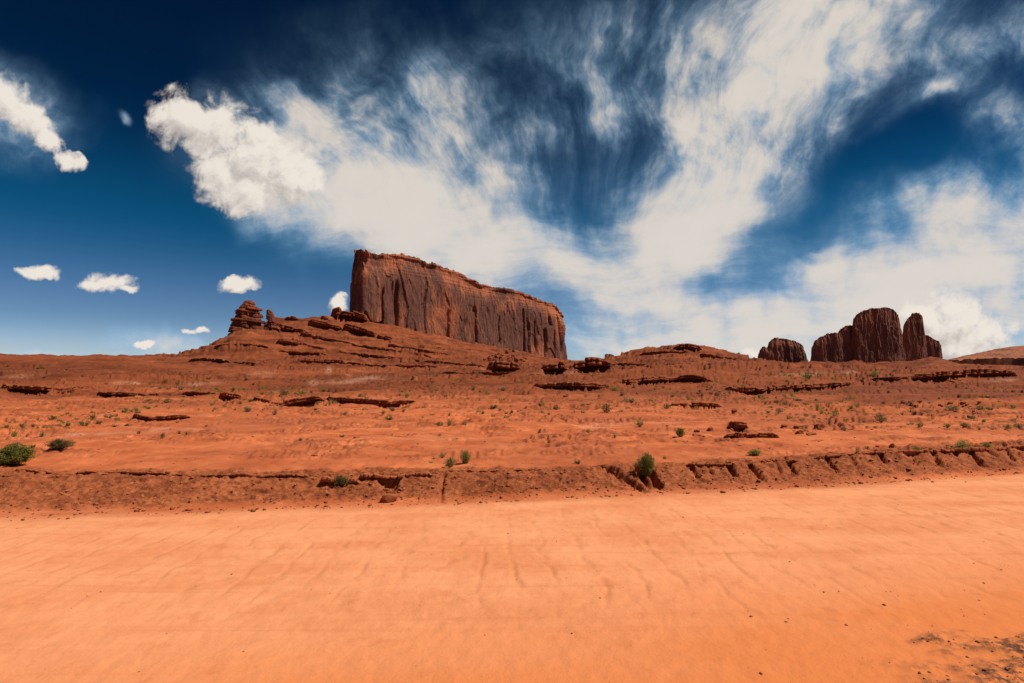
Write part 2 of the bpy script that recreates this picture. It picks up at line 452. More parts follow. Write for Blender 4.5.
# ------------------------------------------------------------------ the ground: rows of (picture row seen at a depth), as surveyed from the road
U0, U1, NCOL, APEX = -1.12, 1.12, 1300, -4.0
UC = np.linspace(U0, U1, NCOL)
EDGE = [(-400, 540), (-150, 526), (0, 516), (120, 511), (250, 507), (380, 503), (512, 499), (700, 491), (860, 483), (1023, 472), (1180, 463), (1500, 446)]
TOP = [(-400, 474), (0, 471), (120, 473), (250, 473), (390, 472), (512, 471), (640, 466), (720, 463), (800, 459), (880, 452), (960, 446), (1023, 443), (1180, 436), (1500, 422)]
ROWS = [
    (14, [(-300, 446), (700, 445), (800, 442), (900, 439), (1023, 436), (1300, 428)]),
    (20, [(-300, 429), (690, 428), (820, 426), (950, 423), (1300, 420)]),
    (30, [(-300, 411), (512, 411), (690, 410), (950, 409), (1300, 406)]),
    (42, [(-300, 401), (300, 402), (690, 400), (1023, 399), (1300, 398)]),
    (60, [(-300, 394), (150, 394), (250, 395), (300, 395), (512, 393), (690, 391), (760, 392), (1300, 391)]),
    (80, [(-300, 384), (0, 385), (60, 386), (150, 388), (245, 390), (300, 390), (420, 389), (512, 387), (560, 384.5), (640, 381.5), (690, 382), (740, 388), (800, 388), (880, 386), (950, 383), (1023, 384), (1300, 382)]),
    (110, [(-300, 374), (0, 376), (60, 377), (150, 381), (245, 385), (330, 386), (420, 385), (512, 383), (560, 379), (640, 375), (690, 375), (740, 381), (800, 380), (880, 376), (950, 371.5), (1000, 371.5), (1023, 375), (1300, 374)]),
    (160, [(-300, 364), (0, 366), (60, 367), (125, 367), (200, 374), (245, 377), (300, 380), (350, 380), (420, 379), (490, 377), (540, 373), (610, 370.5), (690, 368.5), (760, 371), (820, 370), (880, 370), (950, 374), (1300, 375)]),
    (230, [(-300, 353), (0, 355), (60, 358), (100, 356.5), (125, 358), (140, 362), (150, 364.5), (200, 369), (245, 371), (300, 373), (350, 374), (420, 375), (490, 374), (540, 371), (610, 367), (690, 365), (725, 365), (760, 362), (790, 365), (820, 366), (850, 365), (880, 366), (920, 368), (950, 372), (1300, 373)]),
    (350, [(-300, 366), (100, 368), (140, 366), (170, 364), (245, 365), (300, 366), (350, 368), (420, 370), (490, 371), (540, 369), (610, 366), (690, 361), (725, 363), (760, 367), (820, 371), (1300, 373)]),
    (480, [(-300, 370), (130, 366), (150, 362.5), (180, 358.5), (200, 358), (245, 360), (300, 360), (350, 362), (420, 365), (490, 368), (540, 367), (610, 362), (650, 357.5), (690, 355), (725, 359), (760, 365), (800, 372), (1300, 374)]),
    (640, [(-300, 372), (130, 372), (165, 359), (180, 354.5), (200, 349), (215, 342), (232, 334), (245, 331), (265, 333), (300, 338), (350, 345), (420, 355), (490, 363), (540, 366), (580, 362), (610, 357), (650, 350.5), (675, 346), (690, 345.5), (705, 347), (725, 351), (760, 360), (790, 370), (820, 374), (1300, 374)]),
    (780, [(-300, 374), (150, 374), (200, 354), (245, 335), (262, 328), (300, 328), (350, 330), (420, 346), (490, 358), (540, 364), (610, 366), (690, 356), (760, 368), (800, 374), (1300, 374)]),
    (900, [(-300, 374), (150, 376), (200, 360), (232, 344), (250, 333), (262, 327), (272, 321), (284, 319), (300, 319), (325, 317), (350, 319), (420, 339), (490, 355), (540, 362), (567, 364), (610, 368), (690, 364), (760, 372), (1300, 374)]),
    (1060, [(-300, 374), (200, 366), (262, 336), (300, 325), (350, 321), (420, 333), (490, 350), (540, 359), (567, 363), (610, 370), (1300, 373.5)]),
    (1300, [(-300, 374), (262, 352), (300, 343), (350, 340), (420, 340), (490, 347), (540, 357), (567, 362), (610, 371), (760, 373), (880, 369), (930, 367), (960, 369), (1300, 373)]),
    (1600, [(-300, 373), (490, 366), (567, 364), (640, 371), (760, 370), (820, 367), (880, 364), (912, 362), (930, 358.5), (945, 361), (960, 366), (1300, 372.5)]),
    (2100, [(-300, 372.6), (567, 371), (760, 369), (880, 364), (930, 361), (960, 368), (1300, 372)]),
    (3000, [(-300, 372.3), (930, 370), (1300, 369)]),
    (6000, [(-300, 372.2), (1300, 372.2)]),
    (30000, [(-300, 372.02), (1300, 372.02)]),
]
def curve_z(pts, depth):
    """heights over the columns UC of a curve given in picture rows at one depth (array or number)"""
    P = at([p[0] for p in pts], [p[1] for p in pts], depth)
    return np.interp(UC, P[:, 0] / (P[:, 1] - APEX), P[:, 2])

def edge_curve(pts, z):
    px = np.array([p[0] for p in pts], float); py = np.array([p[1] for p in pts], float)
    r = ray(px, py); k = (z - CAM[2]) / r[:, 2]
    P = CAM + r * k[:, None]
    return P
eP = edge_curve(EDGE, 0.0)
EDGE_Y = np.interp(UC, eP[:, 0] / (eP[:, 1] - APEX), eP[:, 1])
ex = UC * (EDGE_Y - APEX)
EDGE_Y = EDGE_Y + 0.10 * fbm(ex / 3.0, ex * 0, 3, 5)
ex = UC * (EDGE_Y - APEX)
WIDE = np.interp(ex, [-12, -5, -2, 2, 5, 14], [2.1, 1.75, 1.35, 1.15, 1.15, 1.25]) + 0.18 * fbm(ex / 2.2, ex * 0 + 4, 3, 9)
TOP_Y = EDGE_Y + WIDE
tp = np.array(TOP, float)
pxe = 512 + F * (UC * (TOP_Y - APEX)) / TOP_Y
tz = at(np.clip(pxe, -400, 1500), np.interp(pxe, tp[:, 0], tp[:, 1]), TOP_Y)[:, 2]
FOOT_Y = EDGE_Y + 0.25 * WIDE
knD = [np.full(NCOL, -40.0), EDGE_Y - 0.9, EDGE_Y - 0.1, FOOT_Y, TOP_Y - 0.05, TOP_Y + 0.35]
knZ = [np.zeros(NCOL), np.zeros(NCOL), np.zeros(NCOL) + 0.0, 0.13 * tz, tz - 0.01, tz + 0.005]
for d, pts in ROWS:
    knD.append(np.full(NCOL, float(d))); knZ.append(curve_z(pts, d))
knD = np.array(knD); knZ = np.array(knZ)

def pchip(x, y, q):
    h = np.diff(x); dl = np.diff(y) / h
    w1, w2 = 2 * h[1:] + h[:-1], h[1:] + 2 * h[:-1]
    with np.errstate(divide='ignore', invalid='ignore'):
        mid = np.where(dl[1:] * dl[:-1] > 0, (w1 + w2) / (w1 / dl[:-1] + w2 / dl[1:]), 0.0)
    m = np.concatenate([[dl[0]], mid, [dl[-1]]])
    i = np.clip(np.searchsorted(x, q) - 1, 0, len(x) - 2)
    t = np.clip((q - x[i]) / h[i], 0, 1)
    return (y[i] * (1 + 2 * t) * (1 - t) ** 2 + y[i + 1] * t * t * (3 - 2 * t)
            + h[i] * (m[i] * t * (1 - t) ** 2 + m[i + 1] * t * t * (t - 1)))

# rows of the sheet
NR_ROAD, NR_BANK = 300, 190
near = -2.5
q = np.linspace(0, 1, NR_ROAD)
d_road = near + (EDGE_Y[:, None] - 0.35 - near) * (1 - (1 - q) ** 1.0)[None, :]
q2 = np.linspace(0, 1, NR_BANK + 1)[1:]
d_bank = (EDGE_Y[:, None] - 0.35) + (WIDE[:, None] + 0.75) * q2[None, :]
last = d_bank[:, -1:]
far_rows = np.concatenate([np.geomspace(12.5, 60, 190)[1:], np.geomspace(60, 1700, 470)[1:], np.geomspace(1700, 30000, 50)[1:]])
q3 = np.linspace(0, 1, 61)[1:]
d_mid = last + (12.5 + 0 * last - last) * q3[None, :]
d_mid = np.where(last > 12.4, last + (q3 * 0.6)[None, :], d_mid)
fr = np.maximum(far_rows[None, :], d_mid[:, -1:] + 0.02 * (np.arange(len(far_rows)) + 1)[None, :])
YG = np.concatenate([d_road, d_bank, d_mid, fr], 1)          # NCOL x NROW
NROW = YG.shape[1]
ZG = np.empty_like(YG)
for c in range(NCOL):
    ZG[c] = pchip(knD[:, c], knZ[:, c], YG[c])
XG = UC[:, None] * (YG - APEX)
EY, TY = EDGE_Y[:, None], TOP_Y[:, None]

# masks
roadm = 1 - sstep(-0.55, 0.10, YG - EY + 0.22 * fbm(XG / 1.1, YG / 0.45, 3, 21))
bankm = sstep(0.0, 0.35, YG - EY + 0.12 * fbm(XG / 0.8, YG / 0.4, 3, 22)) * (1 - sstep(-0.05, 0.45, YG - TY + 0.22 * fbm(XG / 0.9, YG / 0.6, 3, 23)))
far = YG
dist = np.maximum(YG, 4.0)
hillm = sstep(0.0, 1.0, (np.log(np.maximum(YG, 5) / (26 - 8 * sstep(0.05, 0.6, UC[:, None]))) / math.log(3.4)) + 0.55 * fbm(XG / (0.45 * dist), YG / (0.5 * dist) + 4 * np.log(dist), 4, 24))
open_ = 1 - roadm

# broad relief
dist = np.maximum(YG, 4.0)
tot = np.zeros_like(ZG)
L = 0.22
k = 0
while L < 160:
    w = sstep(0.004, 0.012, L / dist) * (1 - sstep(0.04, 0.17, L / dist))
    if w.max() > 0.01:
        amp = L * w * (0.050 + 0.022 * hillm)
        sel = YG[0] > 0
        n = gnoise(XG / L + 13.7 * k, YG / L + 5.1 * k, 100 + k)
        if k % 2: n = 0.55 - 1.5 * np.abs(n)
        tot += amp * n
    L *= 1.75; k += 1
ZG += tot * open_ * sstep(0.2, 1.0, YG - EY)

hum = np.abs(fbm(XG / 26, YG / 34, 4, 45)) + 0.5 * np.abs(fbm(XG / 9, YG / 12, 3, 46))
ZG += sstep(70, 150, YG) * (1 - sstep(420, 520, YG)) * (1 - sstep(-0.5, -0.62, UC[:, None])) * (0.32 - hum) * 0.011 * np.minimum(YG, 320) * (YG > 0)
# shallow ledges on the flat ground: thin sandstone sheets peeping out
for (wl, hgt, y0, y1, sd) in ((5.0, 0.07, 10.5, 34, 41), (2.4, 0.035, 10.2, 24, 47), (14.0, 0.34, 26, 120, 42), (26.0, 0.7, 60, 220, 44), (40.0, 1.3, 80, 360, 43)):
    f_ = fbm(XG / (wl * 2.2), YG / wl, 4, sd) * 2.6
    st = f_ - np.floor(f_)
    m_ = sstep(y0, y0 * 1.25, YG) * (1 - sstep(y1 * 0.8, y1, YG)) * sstep(-0.1, 0.35, fbm(XG / (wl * 3), YG / (wl * 3), 2, sd + 5))
    ZG += hgt * m_ * (sstep(0.0, 0.07, st) - st) 

# the bank: clods, loose earth, rills washed into the face
bx = fbm(XG / 0.5, YG / 0.28, 4, 51)
ZG += bankm * (0.065 * bx + 0.05 * ridge(XG / 0.22, YG / 0.16, 3, 52) + 0.02 * gnoise(XG / 0.06, YG / 0.06, 53))
def at_ground(px, py, z):
    r = ray(px, py); return CAM + r * ((z - CAM[2]) / r[..., 2])
RILLS = [((874, 452), (886, 466), .10, .16), ((930, 452), (942, 469), .11, .17), ((951, 452), (957, 459), .08, .12), ((968, 452), (984, 468), .11, .18),
         ((976, 450), (998, 458), .10, .14), ((826, 461), (840, 475), .10, .15), ((786, 461), (798, 478), .09, .15), ((912, 455), (917, 468), .05, .07),
         ((689, 465), (700, 481), .09, .14), ((727, 466), (737, 479), .10, .16), ((747, 466), (763, 480), .12, .18), ((706, 466), (714, 478), .06, .08),
         ((600, 467), (648, 491), .17, .24), ((636, 470), (651, 489), .12, .18), ((650, 473), (661, 489), .13, .24), ((444, 479), (440, 502), .07, .10),
         ((775, 463), (782, 476), .06, .08), ((850, 460), (858, 471), .06, .08), ((1005, 450), (1016, 462), .08, .12)]
def height_of_face(px, py):
    """depth where the ray meets the plain bank"""
    for y in np.arange(6.5, 16, 0.02):
        P = at(px, py, y); c = int(np.clip(round((P[0] / (P[1] - APEX) - U0) / (U1 - U0) * (NCOL - 1)), 0, NCOL - 1))
        if P[2] < np.interp(y, knD[:12, c], knZ[:12, c]): return P
    return P
for (a, b_, w, dp) in RILLS:
    A, B = height_of_face(*a)[:2], height_of_face(*b_)[:2]
    A = A + (A - B) * 0.12
    dx, dy = B - A; L2 = dx * dx + dy * dy
    c0 = int((min(A[0], B[0]) - 1) / 16 / (U1 - U0) * NCOL + NCOL / 2) - 60; c1 = c0 + 400
    sl = slice(NR_ROAD - 40, NR_ROAD + NR_BANK + 60)
    x_ = XG[:, sl]; y_ = YG[:, sl]
    t_ = np.clip(((x_ - A[0]) * dx + (y_ - A[1]) * dy) / L2, 0, 1)
    dd = np.hypot(x_ - A[0] - t_ * dx, y_ - A[1] - t_ * dy) + 0.05 * fbm(x_ / 0.2, y_ / 0.2, 2, 61)
    g_ = np.clip(1 - dd / (0.68 * w), 0, 1) ** 0.8 * np.minimum(1, (1 - t_) * 2.5 + 0.15) 
    ZG[:, sl] -= dp * g_ * 0.9
# hollow under the slab
HP = height_of_face(388, 483)
hx = np.clip(1 - np.abs(XG - HP[0]) / 0.20, 0, 1) ** 0.5
ZG -= 0.24 * hx * sstep(-0.30, -0.12, YG - HP[1]) * (1 - sstep(0.12, 0.2, YG - HP[1]))

# road surface: washboard across the travel, ruts along it, a gravelly shoulder close by
ca, sa = math.cos(R(11)), math.sin(R(11))
al, ac = XG * ca + YG * sa, -XG * sa + YG * ca
ph = XG / 0.40 + 0.07 * YG * XG / 4 + 0.65 * fbm(XG / 1.3, YG / 2.2, 3, 71) + 0.15 * fbm(XG / 0.2, YG / 0.25, 2, 72)
pw = np.abs(ph - np.round(ph))
wash = np.exp(-(pw / 0.075) ** 2) * sstep(-0.45, 0.15, fbm(XG / 0.28 + 3 * np.round(ph), YG / 0.55, 2, 69))
patch = sstep(-0.75, 0.15, fbm(XG / 2.2, YG / 1.1, 3, 73)) * sstep(-0.3, 0.2, fbm(XG / 0.4, YG / 0.4, 2, 70) + 0.16) * (0.15 + 0.85 * sstep(4.4, 5.6, YG)) * (1 - 0.8 * sstep(-1.3, -0.8, YG - EY))
crease = roadm * patch * wash
ZG -= crease * 0.009
ruts = gnoise(al / 9.0, ac / 0.22, 74) * 0.6 + gnoise(al / 5.0, ac / 0.09, 75) * 0.4
rutm = np.exp(-((YG - EY + 1.25) / 0.5) ** 2) + np.exp(-((ac - 4.9) / 0.22) ** 2) * sstep(3.0, 5.0, XG) + 0.25
ZG += roadm * rutm * ruts * 0.009
ZG += roadm * 0.010 * fbm(XG / 0.16, YG / 0.16, 4, 76) + roadm * 0.02 * fbm(XG / 4, YG / 3, 2, 77)
gs = YG - (3.66 + 0.49 * (XG - 2.24)) + 0.75 * fbm(XG / 0.9, YG / 0.3, 4, 78)
gritm = roadm * sstep(0.12, -0.22, gs) * sstep(1.6, 2.2, XG)
ZG += gritm * (0.02 * ridge(XG / 0.13, YG / 0.13, 3, 79) + 0.02)

# beds of harder rock: the slopes step down along them, following the contours
def beds(Z, size, y0, y1, warp, seed, strength, sharp, zmin=-1e9, amount=0.0):
    zz = Z + warp * size * fbm(XG / (size * 22), YG / (size * 22), 4, seed) + 0.10 * size * fbm(XG / (size * 4.0), YG / (size * 1.2), 4, seed + 1)
    q_ = zz / size; f_ = q_ - np.floor(q_)
    lvl = h01(np.floor(q_), np.floor(q_) * 0, seed)
    st = (sstep(0.90 - sharp, 0.90, f_) - f_) * size
    m_ = sstep(y0, y0 * 1.3, YG) * (1 - sstep(y1 * 0.8, y1, YG)) * sstep(zmin, zmin + 6, Z)
    m_ = m_ * sstep(-0.25 + amount, 0.15 + amount, fbm(XG / (size * 16), YG / (size * 16), 3, seed + 2) + (lvl - 0.5) * 0.9)
    return Z + strength * m_ * st
ZG_plain = ZG.copy()
ZG = beds(ZG, 0.24, 12, 46, 0.9, 601, 0.9, 0.10, amount=0.05)
ZG = beds(ZG, 0.55, 34, 150, 1.1, 611, 0.95, 0.12)
ZG = beds(ZG, 1.3, 100, 420, 1.0, 621, 0.9, 0.12)
ZG = beds(ZG, 5.0, 430, 1800, 0.8, 631, 0.7, 0.15, zmin=1, amount=-0.15)
ZG = beds(ZG, 2.6, 400, 1500, 0.8, 641, 0.8, 0.16, zmin=1, amount=-0.05)
# crumbling rubble belts
belt = sstep(-0.06, 0.24, fbm(XG / (0.22 * dist), YG / (0.10 * dist) + np.log(dist) * 9, 3, 651)) * sstep(10.5, 13, YG) * (1 - sstep(700, 900, YG))
ZG += belt * dist * 0.0042 * (ridge(XG / (0.010 * dist + .05), YG / (0.012 * dist + .05), 2, 652) - 0.2) * (YG > 0)
soft_ = sstep(-0.40, -0.50, UC[:, None]) * sstep(130, 175, YG) * (1 - sstep(400, 450, YG))
ZG = ZG * (1 - soft_) + ZG_plain * soft_
rg = ridge(XG / 70, YG / 110, 3, 84)
ZG += sstep(430, 700, YG) * (1 - sstep(1500, 2000, YG)) * sstep(4, 20, ZG) * (rg - 0.3) * 1.6

def height(x, y):
    """surface height at one spot, read off the finished sheet"""
    u = (x / (y - APEX) - U0) / (U1 - U0) * (NCOL - 1)
    c = int(np.clip(math.floor(u), 0, NCOL - 2)); t = min(max(u - c, 0), 1)
    return np.interp(y, YG[c], ZG[c]) * (1 - t) + np.interp(y, YG[c + 1], ZG[c + 1]) * t

DEP = np.geomspace(5.0, 2500, 700)
def spot(px, py, dmin=5.0, dmax=2500):
    """where the line of sight through px, py meets the ground"""
    P = at(px, py, DEP)
    u = (P[:, 0] / (P[:, 1] - APEX) - U0) / (U1 - U0) * (NCOL - 1)
    prev = None
    for i in range(len(DEP)):
        if DEP[i] < dmin: continue
        c = int(np.clip(round(u[i]), 0, NCOL - 1))
        g = np.interp(DEP[i], YG[c], ZG[c])
        e = P[i, 2] - g
        if e <= 0 or DEP[i] > dmax:
            if prev is not None and e <= 0:
                k_ = prev[1] / (prev[1] - e)
                return prev[0] + (P[i] - prev[0]) * k_
            return P[i]
        prev = (P[i], e)
    return P[-1]


# ------------------------------------------------------------------ rock materials
def cliff_material(name, light, mid, dark, varnish, size, streak=0.55, strata=1.0):
    """sandstone wall: fresh orange rock, brown faces, hanging streaks of desert varnish; size = metres of one streak"""
    m, t, b = new_mat(name)
    p = position(t)
    blot = noise(t, mapping(t, p, scale=(1, 1, 0.45)), 0.22 / size, 6, 0.62)
    str1 = noise(t, mapping(t, p, scale=(1, 1, 0.07)), 1.0 / size, 6, 0.65, dist=0.4)
    str2 = noise(t, mapping(t, p, scale=(1, 1, 0.16)), 3.2 / size, 5, 0.65)
    bed = noise(t, mapping(t, p, scale=(0.06, 0.06, 1)), 1.1 / size, 5, 0.6)
    up = get_attr(t, 'up')          # 0 at the foot, 1 at the rim
    c = mixc(t, blot.smooth(0.38, 0.62), mid, light)
    c = mixc(t, str2.smooth(0.45, 0.62) * 0.7, c, dark)
    fresh = noise(t, mapping(t, p, scale=(1, 1, 0.7)), 0.10 / size, 5, 0.6)
    v = (str1 + (fresh - 0.5) * -1.5 + (blot - 0.5) * -0.6 + up.smooth(0.95, 0.70) * 0.16 - 0.08).smooth(0.42, 0.60)
    c = mixc(t, v * streak, c, varnish)
    c = mixc(t, (fresh + (up - 0.72) * 0.42).smooth(0.54, 0.64) * 0.75 * strata, c, light)
    c = mixc(t, bed.smooth(0.56, 0.70) * up.smooth(0.72, 0.95) * 0.8 * strata, c, dark)
    setc(t, b, c)
    bump(t, b, noise(t, mapping(t, p, scale=(1, 1, 0.25)), 2.5 / size, 6, 0.65) * 0.7 + str2 * 0.5, 0.9, size * 0.35)
    return m
M_MESA = cliff_material('mesa_sandstone', (0.40, 0.132, 0.060), (0.25, 0.078, 0.041), (0.095, 0.031, 0.021), (0.105, 0.050, 0.041), 9.0, 0.78)
M_BUTTE = cliff_material('butte_sandstone', (0.27, 0.098, 0.056), (0.185, 0.071, 0.049), (0.125, 0.051, 0.040), (0.12, 0.058, 0.048), 11.0, 0.40)
M_FARMESA = cliff_material('far_mesa_rock', (0.34, 0.125, 0.062), (0.25, 0.085, 0.045), (0.11, 0.045, 0.034), (0.10, 0.05, 0.045), 22.0, 0.6)

def layered_material(name, light, dark, size, dust=None):
    m, t, b = new_mat(name)
    p = position(t)
    bed = noise(t, mapping(t, p, scale=(0.12, 0.12, 1)), 1.2 / size, 6, 0.65)
    blot = noise(t, p, 0.7 / size, 5, 0.6)
    c = mixc(t, (bed * 0.6 + blot * 0.4).smooth(0.42, 0.60), dark, light)
    if dust:      # soil lies on the upward faces
        nz = separate(t, t.nodes.new('ShaderNodeNewGeometry').outputs['Normal'])[2]
        c = mixc(t, (nz + (blot - 0.5) * 0.5).smooth(0.45, 0.80) * 0.92, c, mixc(t, blot.smooth(0.4, 0.6), dust, tuple(x * 0.75 for x in dust)))
    setc(t, b, c)
    bump(t, b, bed * 0.8 + noise(t, p, 3.0 / size, 5, 0.65) * 0.6, 0.9, size * 0.25)
    return m
M_SPIRE = layered_material('spire_rock', (0.24, 0.065, 0.028), (0.11, 0.033, 0.019), 5.0)
M_LEDGE_FAR = layered_material('ledge_rock_far', (0.30, 0.080, 0.032), (0.16, 0.044, 0.022), 4.0, (0.26, 0.066, 0.023))
M_LEDGE_MID = layered_material('ledge_rock', (0.35, 0.094, 0.036), (0.18, 0.048, 0.021), 0.6, (0.33, 0.086, 0.030))
M_LEDGE_NEAR = layered_material('bank_rock', (0.36, 0.105, 0.042), (0.20, 0.052, 0.022), 0.12, (0.44, 0.125, 0.046))


# ------------------------------------------------------------------ ledges: broken beds of harder rock standing out of the slopes
def ledge_line(pts, gap, near_, far_, seed, res=0.75):
    """pts: (px, row of the lip, thickness in picture rows) along the ledge"""
    p = np.array(pts, float)
    n = max(int((p[-1, 0] - p[0, 0]) / res), 24)
    px = np.linspace(p[0, 0], p[-1, 0], n)
    lip = np.interp(px, p[:, 0], p[:, 1]); th = np.interp(px, p[:, 0], p[:, 2])
    kn = np.linspace(0, 1, max(6, n // 14))
    dk = []
    for q in kn:
        i = int(q * (n - 1))
        dk.append(spot(px[i], lip[i] + th[i], near_, far_)[1])
    dk = np.array(dk)
    d3 = np.convolve(np.pad(dk, 2, mode='edge'), np.ones(5) / 5, 'valid') if len(dk) > 6 else np.full(len(dk), np.median(dk))
    d = np.interp(np.linspace(0, 1, n), kn, d3)
    m = d / F                                   # metres of one picture row here
    T = th * m
    L_ = at(px, lip, d)
    s = np.concatenate([[0], np.cumsum(np.hypot(np.diff(L_[:, 0]), np.diff(L_[:, 1])))])
    Tm = float(np.median(T)) + 1e-6
    su = s / Tm
    ends = np.minimum(1, np.minimum(np.arange(n), np.arange(n)[::-1]) / 5.0)
    present = sstep(gap - 0.18, gap + 0.12, 0.5 + 0.75 * fbm(su / 9.0, su * 0 + 8, 3, seed + 4)) if gap > 0 else np.ones(n)
    present = np.minimum(present, ends)
    return dict(n=n, T=T, L=L_, su=su, Tm=Tm, present=present, seed=seed)

def bench(k, up, front, back):
    """let the slope step down along a ledge: ground held up behind the lip, worn away in front of it"""
    L_, T = k['L'], k['T'] * (0.35 + 0.65 * k['present'])
    u = L_[:, 0] / (L_[:, 1] - APEX)
    o = np.argsort(u)
    lo, hi = np.searchsorted(UC, u[o[0]]), np.searchsorted(UC, u[o[-1]])
    lo, hi = max(lo, 0), min(hi, NCOL)
    if hi - lo < 2: return
    c = slice(lo, hi)
    d = np.interp(UC[c], u[o], L_[o, 1])[:, None]; t = np.interp(UC[c], u[o], T[o])[:, None]
    q = np.minimum(1, np.minimum(np.arange(hi - lo), np.arange(hi - lo)[::-1]) / (0.15 * (hi - lo) + 2))[:, None]
    t = t * q * q * (3 - 2 * q)
    y = YG[c] - d + 0.35 * t * fbm(XG[c] / (t + .02) / 2.5, YG[c] / (t + .02) / 2.5, 2, k['seed'])
    ts = np.maximum(t, 1e-3)
    reach = sstep(3.0, 1.5, np.abs(y) / (np.where(y > 0, back, front) * ts)) * (YG[c] > 12)
    ZG[c] += reach * np.where(y > 0, up * t * np.exp(-np.maximum(y, 0) / (back * ts)), -(1 - up) * t * np.exp(np.minimum(y, 0) / (front * ts)))

def ledge(k, label, mat, layers=2, deep=1.0, name='rock_ledge'):
    n, T, L_, su, Tm, present, seed = [k[q] for q in ('n', 'T', 'L', 'su', 'Tm', 'present', 'seed')]
    blockid = su / 1.5 + 0.8 * gnoise(su / 3.0, su * 0, seed)
    bi = np.floor(blockid); bf = blockid - bi
    prot = (h01(bi, bi * 0, seed) - 0.4) * 1.1 + 0.5 * fbm(su / 6.0, su * 0 + 3, 3, seed + 1)
    crack = np.minimum(bf, 1 - bf); ck = np.exp(-(crack / 0.07) ** 2) * (h01(bi, bi * 0 + 1, seed) > 0.35)
    hv = 1.0 - 0.42 * h01(bi, bi * 0 + 2, seed) * (h01(bi, bi * 0 + 3, seed) > 0.45)
    Hh = T * hv * present
    prof = [(-0.85, 0.00, 0), (-0.45, 0.30, 0), (-0.10, 0.42, 0)]          # undercut: (height/T below lip.., out)
    rows_ = []
    def row(zz, out): rows_.append(np.stack([L_[:, 0], L_[:, 1] - out, zz], -1))
    base = L_[:, 2] - T
    rr = fbm(su * 1.3, su * 0 + 1, 4, seed + 6) * 0.25
    row(base - 1.2 * T, 0 * T - 0.5 * T)
    row(base - 0.10 * T, -0.35 * T * deep)
    row(base + 0.12 * Hh, (-0.30 * deep + rr) * T)
    nl = layers
    for j in range(nl):
        z0 = 0.22 + 0.78 * j / nl; z1 = 0.22 + 0.78 * (j + 1) / nl
        lj = prot + 0.45 * (h01(np.floor(blockid * 1.3 + j * 0.37), np.full(n, j + 10), seed) - 0.5) + rr + 0.2 * gnoise(su * 2.2, su * 0 + j, seed + 7)
        o_ = (0.45 + 0.5 * lj - 0.75 * ck) * T * present
        row(base + (z0 + 0.02) * Hh, o_ - 0.22 * T); row(base + (z0 + 0.07) * Hh, o_)
        row(base + (0.5 * (z0 + z1)) * Hh, o_ + 0.07 * T * gnoise(su * 4, su * 0 + j, seed + 8)); row(base + (z1 - 0.05) * Hh, o_ - 0.03 * T); 
    zt = base + Hh
    row(zt, o_ - 0.12 * T)
    jag = 0.10 * T * gnoise(su * 2.5, su * 0 + 5, seed + 9)
    row(zt + jag, o_ - 0.5 * T)
    for b in (0.8, 1.5, 2.4):
        yb = L_[:, 1] + b * T
        g = np.array([height(x, y) for x, y in zip(L_[:, 0] * yb / L_[:, 1], yb)])
        w = min(1.0, b / 2.4)
        rows_.append(np.stack([L_[:, 0] * yb / L_[:, 1], yb, (zt + 0.1 * T * fbm(su, su * 0 + b, 2, seed + 10)) * (1 - w) + (g - 0.35 * T) * w], -1))
    G = np.array(rows_)
    o = make_obj(name, G.reshape(-1, 3), grid_faces(len(rows_), n, 0, False), mat, smooth=False)
    return tag(o, label, 'ledge', 'rock ledges on the slopes')

